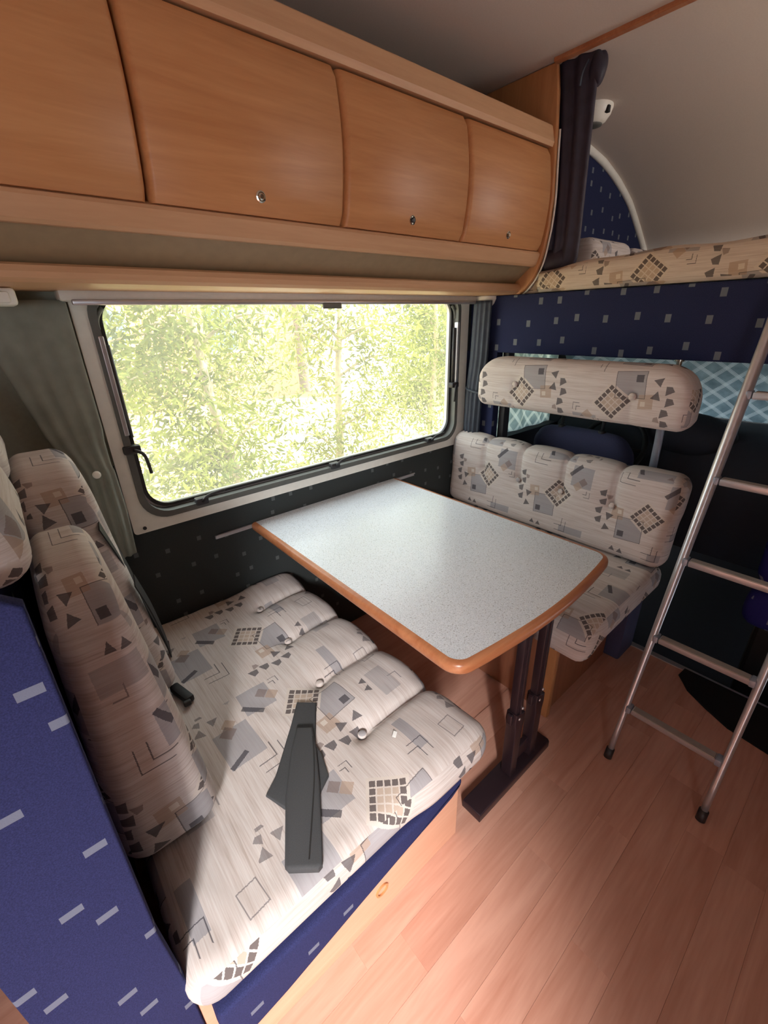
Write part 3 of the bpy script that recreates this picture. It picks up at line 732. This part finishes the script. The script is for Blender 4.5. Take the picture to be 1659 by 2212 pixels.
# charcoal strap on the seat
t = thing('webbing_sleeve', 'folded charcoal fabric sleeve lying on the left seat cushion', 'strap', (.30, .68, .45))
wide = [(.386, .872), (.427, .834), (.352, .720), (.352, .690), (.332, .630), (.300, .612), (.285, .60), (.215, .632), (.197, .686), (.235, .712), (.335, .815)]
obj('wide_flap', MB().prism(wide, .449, .461, 'z', bev=.004), 'strap', t, smooth=40)
strip = [(.338, .790), (.372, .762), (.345, .702), (.302, .620), (.216, .478), (.206, .476), (.160, .514), (.158, .524), (.226, .645), (.290, .735)]
obj('strip', MB().prism(strip, .452, .474, 'z', bev=.007), 'strap', t, smooth=40)
obj('seam', tape([(.355, .735, .4748), (.300, .640, .4748), (.200, .500, .4748)], .003, .0012, (1, -1, 0)), 'belt', t)
tag(obj('paper_scrap', MB().box((.513, .600, .463), (.531, .611, .4645), .0004, Matrix.Rotation(.6, 3, 'Z') @ Matrix.Rotation(.25, 3, 'X')), 'paper'), 'tiny white scrap of paper on the left seat cushion', 'paper')

# ================================================================== right dinette bench
t = thing('dinette_bench', 'wooden bench base under the right seat behind the table', 'bench', (1.55, 1.0, 0))
obj('base', MB().box((1.275, .565, 0), (1.775, 1.545, .385), .003), 'base_shaded', t)
obj('corner_post', MB().box((1.255, .548, .0), (1.285, .585, .385), .006), 'wood_v', t, smooth=40)
obj('back_frame', MB().box((1.778, .50, 0), (1.93, 1.355, .50), .012).box((1.875, .50, .49), (1.93, 1.355, .86), .01), 'seat_blue', t, smooth=40)
t = thing('seat_cushion', 'patterned seat cushion of the right bench, mostly hidden by the table', 'cushion', (1.5, 1.0, .38))
def rseat(P, N, Q):
    P = P.copy(); k = np.clip((1.36 - P[:, 0]) / .14, 0, 1); P[:, 2] -= .045 * k ** 1.6 * (Q[:, 2] < 1.5)
    return P
cushion('cover', (1.215, .432, .388), (1.86, 1.54, .505), (.05, .045, .045), 'fabric', t, 60, rseat, lambda p, ax: ((-p[1], p[2] - .30), (p[0] - 1.30, p[2] - .40), (-p[1] - .30, p[0] - 1.30))[ax])
RB = [1.312, 1.100, .882, .656]
t = thing('back_cushion', 'wide tufted patterned back cushion of the right bench with buttons', 'cushion', (1.82, .98, .505))
def rback(P, N, Q):
    P = P.copy(); by = np.array(RB); s = (P[:, 2] - .725); on = 1 / (1 + np.exp(-s / .014)); d = np.min(np.abs(P[:, 1][:, None] - by), axis=1)
    bs = np.sign(P[:, 1] - by[np.argmin(np.abs(P[:, 1][:, None] - by), axis=1)])
    g = -.016 * np.exp(-(d / .009) ** 2) * on + .007 * (1 - np.exp(-(d / .045) ** 2)) * on
    r2 = (P[:, 1][:, None] - by) ** 2 + ((P[:, 2] - .722) ** 2)[:, None]
    dim = (-.016 * np.exp(-r2 / .018 ** 2) - .009 * np.exp(-r2 / .055 ** 2)).sum(1)
    fr = np.clip(-N[:, 0], 0, 1); side = (Q[:, 0] < .98)
    P += N * (g * side + dim * fr)[:, None]
    # slight backward lean
    P[:, 0] += .11 * (P[:, 2] - .72)
    return P
cushion('cover', (1.762, .425, .508), (1.885, 1.535, .882), (.055, .05, .05), 'fabric', t, 82, rback, lambda p, ax: ((-p[1] + .890, p[2] - .712), (p[0] - 1.75, p[2] - .80), (-p[1] + .89, p[0] - 1.762 + .19))[ax])
for y in RB[1:]: button(t, (1.772, y, .722), (Vector((-1, 0, .1)).normalized(), Vector((0, 1, 0)), Vector((.1, 0, 1))), .0125)
t = thing('headrest', 'long patterned headrest cushion with rounded ends over the right bench', 'headrest', (1.73, .88, 1.07))
def rhead(P, N, Q):
    P = P.copy(); y0, y1, z1, R = .437, 1.312, 1.284, .115
    e = np.minimum(P[:, 1] - y0, y1 - P[:, 1]); m = e < R; k = np.clip((P[:, 2] - 1.10) / .19, 0, 1)
    P[:, 2] -= np.where(m, (R - np.sqrt(np.clip(R * R - (R - e) ** 2, 0, None))) * k, 0)
    r2 = (P[:, 1][:, None] - np.array([1.104, .625])) ** 2 + ((P[:, 2] - 1.178) ** 2)[:, None]
    P += N * ((-.014 * np.exp(-r2 / .016 ** 2) - .008 * np.exp(-r2 / .05 ** 2)).sum(1) * np.clip(-N[:, 0], 0, 1))[:, None]
    for by in (1.104, .625):
        s = 1 / (1 + np.exp((P[:, 2] - 1.165) / .014)); P += N * (-.006 * np.exp(-((P[:, 1] - by) / .010) ** 2) * s * np.clip(-N[:, 0], 0, 1))[:, None]
    return P
cushion('cover', (1.665, .437, 1.070), (1.80, 1.312, 1.284), (.05, .04, .05), 'fabric', t, 84, rhead, lambda p, ax: ((p[1] - .690, -(p[2] - 1.152)), (p[0] - 1.7, p[2] - 1.2), (p[1] - .69, p[0] - 1.665 - .14))[ax])
for y in (1.104, .625): button(t, (1.672, y, 1.178), (Vector((-1, 0, 0)), Vector((0, 1, 0)), Vector((0, 0, 1))), .0125)
obj('pole', MB().tube([(1.945, .592, .80), (1.930, .590, .97), (1.905, .586, 1.06), (1.80, .570, 1.14)], .0145, 16), 'pole', t, True)
obj('cross_bar', MB().tube([(1.80, .50, 1.16), (1.80, 1.30, 1.16)], .010, 12), 'pole', t, True)

# ================================================================== table
t = thing('dinette_table', 'grey speckled table with beech edging on two dark folding legs', 'table', (.98, .95, 0))
def table_outline(o):
    """outline inset by o"""
    pts = [(.598 + o, 1.532)]
    c0 = Vector((.652, .520)); r = .056 - o
    for a in np.linspace(PI, PI * 1.5 - .10, 8): pts.append((c0.x + r * math.cos(a), c0.y + r * math.sin(a)))
    for k in range(1, 16):
        u = k / 16; pts.append((.655 + (1.308 - .655) * u, .4625 + o - .024 * math.sin(PI * u)))
    c1 = Vector((1.308, .520))
    for a in np.linspace(PI * 1.5 + .10, 2 * PI, 8): pts.append((c1.x + r * math.cos(a), c1.y + r * math.sin(a)))
    pts.append((1.364 - o, 1.532))
    return pts
po = [Vector((x, y)) for x, y in table_outline(0.0)]; n = len(po)
prof = [(.018, .7262), (.008, .7255), (.0025, .7215), (0, .715), (0, .702), (.003, .696), (.010, .693), (.022, .6925)]
rows = [[(x, y, z) for x, y in table_outline(o)] for o, z in prof]
vs = [v for r in rows for v in r]; m = len(rows)
fs = [(i * n + k, i * n + k + 1, (i + 1) * n + k + 1, (i + 1) * n + k) for i in range(m) for k in range(n - 1) if i < m - 1]
fs += [((m - 1) * n + k, (m - 1) * n + k + 1, k + 1, k) for k in range(n - 1)]
obj('edge_band', MB().add(vs, fs), 'wood_edge', t, smooth=45)
obj('top', MB().prism(table_outline(.0165), .6935, .7258, 'z'), 'laminate', t)
LEGX = (.945, 1.060); LY = .508
obj('foot', MB().prism([(.752, .476), (1.150, .476), (1.156, .484), (1.156, .538), (1.150, .546), (.752, .546)], 0.0, .034, 'z', bev=.004), 'leg_metal', t, smooth=40)
for i, x in enumerate(LEGX):
    l = obj('leg', MB().box((x - .019, LY - .012, .27), (x + .019, LY + .014, .69), .003).box((x - .004, LY - .0165, .27), (x + .004, LY - .010, .69), .001), 'leg_metal', t, smooth=40)
    z0 = .305
    obj('sleeve', MB().prism([(x - .017, .03), (x + .017, .03), (x + .019, z0 - .07), (x + .025, z0 - .035), (x + .024, z0), (x - .022, z0 + .012), (x - .026, z0 - .02), (x - .019, z0 - .06)], LY - .018, LY + .020, 'y', bev=.003), 'leg_metal', l, smooth=40)
    for dz in (-.012, .026): obj('rivet', MB().lathe([(.005, 0), (.004, .003)], (x + .006 * (1 if dz > 0 else -1), LY - .017, z0 + dz), (Vector((0, -1, 0)), Vector((1, 0, 0)), Vector((0, 0, 1))), 10), 'alu', l)
    obj('lock_lever', MB().box((x - .036, LY - .008, z0 - .03), (x - .024, LY + .010, z0 + .012), .004), 'leg_metal', l)
obj('cross_tie', MB().box((LEGX[0], LY - .006, .06), (LEGX[1], LY + .012, .115), .003), 'leg_metal', t)
obj('leg_bracket', MB().box((.90, LY - .03, .684), (1.105, LY + .09, .694), .003), 'leg_metal', t)
obj('wall_hook', MB().box((.62, 1.528, .694), (1.34, 1.5415, .712), .002), 'alu', t)

# ================================================================== ladder to the bunk
t = thing('bunk_ladder', 'aluminium ladder leaning from the floor to the overcab bunk', 'ladder', (1.30, .17, 0))
rx = lambda z: 1.272 + .345 * z
for y in (.316, .031):
    pts = [(rx(z), y, z) for z in np.linspace(.012, 1.56, 16)] + [(rx(1.56) + .03, y, 1.62), (1.868, y, 1.655)]
    r = obj('rail', MB().tube(pts, [.0095 + .0065 * min(1, max(0, (z - .25) / .8)) for z in np.linspace(.012, 1.56, 16)] + [.016, .016], 16), 'alu', t, True)
    obj('foot_cap', MB().tube([(rx(0.0), y, .0), (rx(.035), y, .035)], .0135, 14), 'dark_plastic', r, True)
for z in (.195, .452, .712, .966, 1.215, 1.46):
    x = rx(z)
    g = obj('rung', MB().prism([(x - .014, z - .006), (x - .010, z - .012), (x + .012, z - .012), (x + .016, z - .006), (x + .016, z + .008), (x - .014, z + .008)], .052, .296, 'y', bev=.002), 'alu', t, smooth=40)
    obj('tread', MB().box((x - .012, .056, z + .007), (x + .014, .292, z + .0105), .001), 'tread', g)
    for y0, y1 in ((.030, .058), (.290, .318)):
        obj('end_clamp', MB().box((x - .016, y0 + .008, z - .013), (x + .018, y1 - .008 + .004, z + .012), .004), 'pole', g, smooth=40)
# floor mat
tag(obj('floor_mat', MB().prism([(1.938, .283), (1.880, .288), (1.848, .262), (1.812, .235), (1.764, .160), (1.718, .072), (1.697, -.055), (1.69, -.50), (1.938, -.50)], .0005, .010, 'z', bev=.003), 'black_cloth'), 'black mat with a curved edge on the floor at the cab opening', 'mat')

# ================================================================== overcab bunk
t = thing('bunk_mattress', 'patterned mattress of the overcab bunk', 'mattress', (2.7, .3, 1.535))
def mat_d(P, N, Q):
    P = P.copy(); P[:, 2] -= .045 * np.clip((P[:, 1] - .75) / .55, 0, 1) ** 1.3 * np.clip(Q[:, 2], 0, 1) * np.exp(-((P[:, 0] - 1.85) / .35) ** 2)
    P[:, 0] = np.maximum(P[:, 0], 1.862 + .068 * np.clip((P[:, 1] - 1.165) / .03, 0, 1))
    P[:, 2] += .004 * np.sin(P[:, 1] * 21) * np.clip(N[:, 2], 0, 1)
    return P
cushion('cover', (1.862, -.90, 1.537), (3.86, 1.52, 1.650), (.03, .03, .035), 'fabric_warm_lit', t, 40, mat_d, lambda p, ax: ((-p[1] - .025, p[2] - 1.575), (p[0], p[2]), (-p[1], p[0]))[ax])
for x0, x1, y0, y1, z1, lab in ((2.22, 2.30, 1.22, 1.50, 1.785, 'small upright patterned bunk cushion next to the dark curtain'), (2.47, 2.92, 1.24, 1.50, 1.805, 'loose patterned bunk cushion in the middle of the bunk side wall'), (2.95, 3.42, 1.22, 1.50, 1.785, 'loose patterned bunk cushion at the far end of the bunk side wall')):
    t = thing('bunk_cushion', lab, 'cushion', ((x0 + x1) / 2, 1.36, 1.645), 'loose cushions in the overcab bunk')
    cushion('cover', (x0, y0, 1.640), (x1, y1, z1), (.035, .06, .06), 'fabric', t, 50, None, lambda p, ax: ((p[1] + p[0] * .5, p[2]), (p[0] * .9, p[2] - 1.68), (p[0], p[1]))[ax])
# dark curtain between bunk and living area
t = thing('bunk_curtain', 'dark navy curtain gathered beside the end of the overhead locker', 'curtain', (1.95, 1.13, 1.64))
zs = [(i / 48, 2.315 - (2.315 - 1.62) * i / 48) for i in range(49)]
obj('drape', curtain(MB(), zs, ip([0, .08, .3, .6, .85, .95, 1], [1.195, 1.190, 1.168, 1.148, 1.142, 1.150, 1.165]), ip([0, .1, .3, .6, .85, .95, 1], [.124, .118, .102, .088, .088, .095, .090]), ip([0, 1], [.030, .030]), axis='y', other=1.965, folds=2, ph=.6), 'curtain', t, smooth=True)
def blob(c, s, seed=1, n=20, m=14, amp=.12):
    rr = random.Random(seed); vs = []; k1, k2 = rr.random() * 6, rr.random() * 6
    for j in range(m + 1):
        th = PI * j / m
        for i in range(n):
            ph = 2 * PI * i / n; r = 1 + amp * math.sin(3 * ph + k1) * math.sin(2 * th + k2)
            vs.append((c[0] + s[0] * r * math.sin(th) * math.cos(ph), c[1] + s[1] * r * math.sin(th) * math.sin(ph), c[2] + s[2] * r * math.cos(th)))
    fs = [(j * n + i, j * n + (i + 1) % n, (j + 1) * n + (i + 1) % n, (j + 1) * n + i) for j in range(m) for i in range(n)]
    return MB().add(vs, fs)
obj('bunched_top', blob((1.975, 1.078, 2.262), (.035, .030, .050), 3), 'curtain', t, True)
obj('hem', blob((1.955, 1.165, 1.655), (.035, .085, .050), 5), 'curtain', t, True)
obj('tie_loop', MB().tube(smoothline([(1.942, 1.10, 2.285), (1.930, 1.112, 2.25), (1.932, 1.118, 2.215)], 4),   .004, 8), 'curtain_blue', t, True)
# lamp on the bunk ceiling
t = thing('ceiling_lamp', 'round white lamp on the curved bunk ceiling beside the dark curtain', 'lamp', (2.43, 1.31, 2.31))
ax = (Vector((0, 0, -1)), Vector((1, 0, 0)), Vector((0, 1, 0)))
obj('housing', MB().lathe([(.078, -.004), (.079, .010), (.072, .034), (.056, .056), (.040, .066)], (2.43, 1.318, 2.312), ax, 32), 'white_trim', t, smooth=40)
obj('lens', MB().lathe([(.042, .060), (.040, .070), (.020, .074)], (2.43, 1.318, 2.312), ax, 28), 'grey_rubber', t, True)
obj('switch', MB().box((2.405, 1.238, 2.270), (2.425, 1.256, 2.296), .003), 'black', t)
# chrome catch and small lamp under the bunk front
t = thing('bunk_catch', 'small chrome catch under the blue bunk front', 'catch', (1.90, .573, 1.262))
obj('pin', MB().lathe([(.010, 0), (.010, -.022)], (1.90, .573, 1.286), 'z', 16), 'chrome', t, smooth=40)
obj('collar', MB().lathe([(.018, .0), (.018, -.006)], (1.90, .573, 1.287), 'z', 16), 'chrome', t, smooth=40)

# ================================================================== driving cab
def blind(name, label, fn, nu, nv, uvf):
    o = obj(name, MB().grid(fn, nu, nv), 'quilt', uvf=uvf, smooth=True); md = o.modifiers.new('thick', 'SOLIDIFY'); md.thickness = .006
    return tag(o, label, 'blind')
struct(obj('window_2', MB().box((2.0, 1.535, .80), (2.72, 1.540, 1.27)), 'acrylic'), 'side window of the driving cab')
blind('thermal_blind', 'quilted silver thermal blind in the cab side window behind the right bench', lambda u, v: (1.99 + .74 * u, 1.505 + .008 * math.sin(u * 22 + 2 * v), .775 + .51 * v), 40, 20, lambda c, n: (c.x, c.z))
def ws(u, v):
    y = 1.38 - 2.2 * u; z = .90 + .42 * v
    return (3.02 - .30 * v - .20 * (2 * u - 1) ** 2 + .012 * math.sin(y * 9 + 4 * v) * (1 - v) + .008 * math.sin(y * 23), y, z)
blind('thermal_blind', 'quilted silver thermal blind across the windscreen behind the ladder', ws, 70, 16, lambda c, n: (c.y, c.z * 1.2))
struct(obj('window_3', MB().grid(lambda u, v: (3.16 - .36 * v - .2 * (2 * u - 1) ** 2, 1.42 - 2.3 * u, .86 + .46 * v), 24, 4), 'acrylic'), 'windscreen of the driving cab')
struct(obj('trim_6', MB().tube([(2.80, 1.385, .86), (2.66, 1.385, 1.29)], .035, 12), 'pole', smooth=True), 'pale windscreen pillar of the cab')
t = thing('dashboard', 'dark dashboard under the windscreen blind', 'dashboard', (3.0, .3, .2))
obj('body', MB().prism([(2.72, .20), (2.62, .45), (2.60, .70), (2.66, .83), (2.78, .885), (3.3, .905), (3.97, .88), (3.97, .20)], -.945, 1.412, 'y', bev=.02), 'cab_dark', t, smooth=40)
obj('binnacle', blob((2.70, .70, .845), (.12, .22, .115), 2, 26, 16, .02), 'cab_dark', t, True)
t = thing('steering_wheel', 'black steering wheel behind the headrest of the right bench', 'steering wheel', (2.55, .95, .70))
c = Vector((2.52, 1.0, .76)); a1 = Vector((0, 1, 0)); a2 = Vector((.5, 0, .87))
obj('rim', MB().tube([c + (a1 * math.cos(a) + a2 * math.sin(a)) * .17 for a in np.linspace(0, 2 * PI, 41)], .014, 10, caps=False), 'black', t, True)
obj('hub', blob(c + Vector((.02, 0, -.01)), (.03, .07, .06), 4), 'black', t, True)
obj('spoke', MB().tube([c - a1 * .17, c + Vector((.02, 0, -.01)), c + a1 * .17], .012, 8), 'black', t, True)
def cab_seat(y0, y1, xb, zt, mat, label, org, posts=True):
    t = thing('cab_seat', label, 'seat', org); yc = (y0 + y1) / 2
    lean = lambda P, N, Q: P + np.stack([.20 * (zt - P[:, 2]) , 0 * P[:, 0], -.03 * np.abs(Q[:, 1]) ** 3 * (Q[:, 2] > .2)], 1)
    cushion('backrest', (xb, y0, .38), (xb + .13, y1, zt), (.06, .09, .09), mat, t, 45, lean)
    cushion('seat', (xb + .10, y0 - .01, .18), (xb + .40, y1 + .01, .36), (.06, .06, .07), mat, t, 30)
    obj('pedestal', MB().box((xb + .15, y0 + .05, -.29), (xb + .38, y1 - .05, .19), .02), 'black', t)
    h = cushion('headrest', (xb + .01, yc - .13, zt + .10), (xb + .11, yc + .13, zt + .30), (.045, .06, .06), mat, t, 50)
    for dy in (-.115, .115):
        obj('post', MB().tube([(xb + .06, yc + dy * .95, zt - .05), (xb + .06, yc + dy * .95, zt + .14)], .0085, 10), 'black', t, True)
        obj('guide', MB().lathe([(.020, -.006), (.018, .006), (.012, .010)], (xb + .06, yc + dy * .95, zt - .002), 'z', 14), 'black', t, smooth=40)
cab_seat(.79, 1.335, 2.20, .895, 'seat_blue', 'dark blue cab seat seen between the two right bench cushions', (2.4, 1.06, -.29))
cab_seat(-.38, .190, 2.06, .74, 'seat_fleck', 'dark blue cab seat with small grey flecks at the right edge of the photo', (2.4, -.13, -.29))

# ================================================================== outside the window
struct(obj('ground', MB().box((-25, 1.9, -1.0), (40, 60, -.9)), 'ground', org=(5, 10, -1)), 'dry sunlit ground outside')
pts = [(2.2, 5.2), (3.3, 6.0), (4.3, 7.0), (5.5, 8.3), (7.2, 10.0), (9.4, 11.8)]
o = []; i_ = []
for k, (x, y) in enumerate(pts): o.append((x - .5, y + .75)); i_.append((x + .4, y - .75))
struct(obj('path_1', MB().prism(o + i_[::-1], -.899, -.88, 'z'), 'path'), 'white path curving through the garden')
t = thing('house', 'terracotta house behind the trees outside the window', 'house', (3.0, 15, -.9))
obj('wall', MB().box((-4, 14, -.9), (8, 18, 3.0)), 'terracotta', t)
obj('wall', MB().box((8.5, 12.5, -.9), (15, 17, 3.2)), 'path', t)
obj('roof', MB().prism([(13.6, 3.0), (18.4, 3.0), (16, 4.3)], -4.4, 8.4, 'x'), 'terracotta', t)
for x in (-1.5, 2.0, 5.0):
    w_ = obj('window', MB().box((x, 13.96, .6), (x + 1.0, 14.0, 1.9)), 'path', t); obj('pane', MB().box((x + .08, 13.94, .68), (x + .92, 13.955, 1.82)), 'quilt', w_)
def leaves(name, pts, dirs, size, mat, parent, wid=.32):
    n = len(pts); L = size * RNG.uniform(.6, 1.3, n)
    d = dirs / np.linalg.norm(dirs, axis=1)[:, None]; a = RNG.normal(size=(n, 3)); a -= (a * d).sum(1)[:, None] * d; a /= np.linalg.norm(a, axis=1)[:, None]
    b = np.cross(d, a)
    p0 = pts; p1 = pts + d * (L * .45)[:, None] + a * (L * wid * .5)[:, None]; p2 = pts + d * L[:, None] - b * (L * .12)[:, None]; p3 = pts + d * (L * .45)[:, None] - a * (L * wid * .5)[:, None]
    V = np.stack([p0, p1, p2, p3], 1).reshape(-1, 3) - np.array(ORG[parent.name])
    F = np.arange(4 * n).reshape(-1, 4)
    me = bpy.data.meshes.new(name); me.from_pydata(V.tolist(), [], F.tolist()); me.update()
    ob = link(name, me, mat, parent); ob['kind'] = 'stuff'; return ob
def tree(loc, label, h, spread, nb, nl, mat, seed, bare=False, lowest=.2):
    rr = random.Random(seed); t = thing('leafy_tree', label, 'tree', loc); B = Vector(loc)
    lean = Vector((rr.uniform(-.15, .15), rr.uniform(-.1, .1), 0))
    tp = [B + Vector((0, 0, h * k / 6)) + lean * h * (k / 6) ** 1.5 + Vector((rr.uniform(-.04, .04), rr.uniform(-.04, .04), 0)) * (k > 0) for k in range(7)]
    obj('trunk', MB().tube(smoothline(tp, 3), [max(.012, .055 * (1 - .8 * i / 18)) for i in range(19)], 8), 'bark', t, True)
    P = []; D = []
    for k in range(nb):
        f = lowest + (1 - lowest) * rr.random(); i = min(5, int(f * 6)); s = tp[i].lerp(tp[i + 1], f * 6 - i)
        az = rr.uniform(0, 2 * PI); el = rr.uniform(-.1, .8); ln = spread * rr.uniform(.5, 1.0) * (1.15 - .55 * f)
        d = Vector((math.cos(az) * math.cos(el), math.sin(az) * math.cos(el), math.sin(el)))
        q = [s, s + d * ln * .5 + Vector((0, 0, .06)), s + d * ln + Vector((0, 0, -.08 * ln))]
        obj('branch', MB().tube(smoothline(q, 4), [.016, .015, .013, .012, .010, .009, .008, .006, .004], 5), 'bark', t, True)
        m = nl // nb
        u = RNG.uniform(.25, 1.05, m); c = np.array(s)[None] + np.array(d)[None] * (u * ln)[:, None]
        c = c + RNG.normal(scale=.16 * spread, size=(m, 3)) * (.35 + u[:, None]); P.append(c)
        D.append(np.array(d)[None] * .5 + RNG.normal(size=(m, 3)) * .7 + np.array([0, 0, -.45]))
    if not bare: leaves('foliage', np.concatenate(P), np.concatenate(D), .072, mat, t)
    return t
TR = [((1.35, 3.35, -.9), 'willow-like tree with a pale trunk nearest the left half of the window', 3.6, 1.05, 26, 10000, 'leaf', 1),
      ((2.45, 3.7, -.9), 'tree with a forked pale trunk in the middle of the window view', 3.6, 1.0, 26, 9000, 'leaf2', 2),
      ((.75, 4.6, -.9), 'leafy tree outside at the left edge of the window view', 3.8, 1.2, 24, 8000, 'leaf2', 3),
      ((4.85, 4.6, -.9), 'dense bright tree outside at the right side of the window', 3.8, 1.25, 28, 13000, 'leaf', 4),
      ((2.0, 5.8, -.9), 'tree farther back behind the forked trunk', 3.6, 1.2, 22, 6500, 'leaf', 5),
      ((7.2, 6.4, -.9), 'tall tree beyond the white path', 4.2, 1.6, 26, 9000, 'leaf2', 6)]
for a in TR: tree(*a)
for k, (x, y, lab) in enumerate(((1.9, 2.9, 'low bush under the window, left of its middle'), (2.85, 3.1, 'low bush under the window, right of its middle'), (10.8, 9.6, 'rounded bush far beyond the path'))):
    t = thing('garden_bush', lab, 'bush', (x, y, -.9)); n = 2200; s = (.55, .45, .75) if k < 2 else (2.2, 1.2, 2.6)
    q = RNG.normal(size=(n, 3)); q /= np.linalg.norm(q, axis=1)[:, None]; r_ = RNG.uniform(.55, 1, n)[:, None]
    leaves('foliage', np.array([x, y, -.9 + s[2] * .55]) + q * r_ * np.array([s[0], s[1], s[2] * .6]), q + RNG.normal(size=(n, 3)) * .6, .10 if k < 2 else .22, 'leaf' if k != 1 else 'leaf2', t)
    obj('stem', MB().tube([(x, y, -.9), (x + .02, y, -.9 + s[2] * .5)], [.02, .01], 6), 'bark', t, True)
t = thing('bare_shrub', 'thin leafless shrub at the lower right of the window view', 'shrub', (2.75, 2.6, -.9))
for k in range(9):
    a = random.uniform(0, 2 * PI); d = Vector((math.cos(a) * .35, math.sin(a) * .25, 1.35)); b0 = Vector((2.75, 2.6, -.9))
    obj('twig', MB().tube(smoothline([b0, b0 + d * .5 + Vector((.03, 0, 0)), b0 + d * random.uniform(.9, 1.15)], 4), [.008, .007, .007, .006, .006, .005, .004, .003, .002], 5), 'bark', t, True)
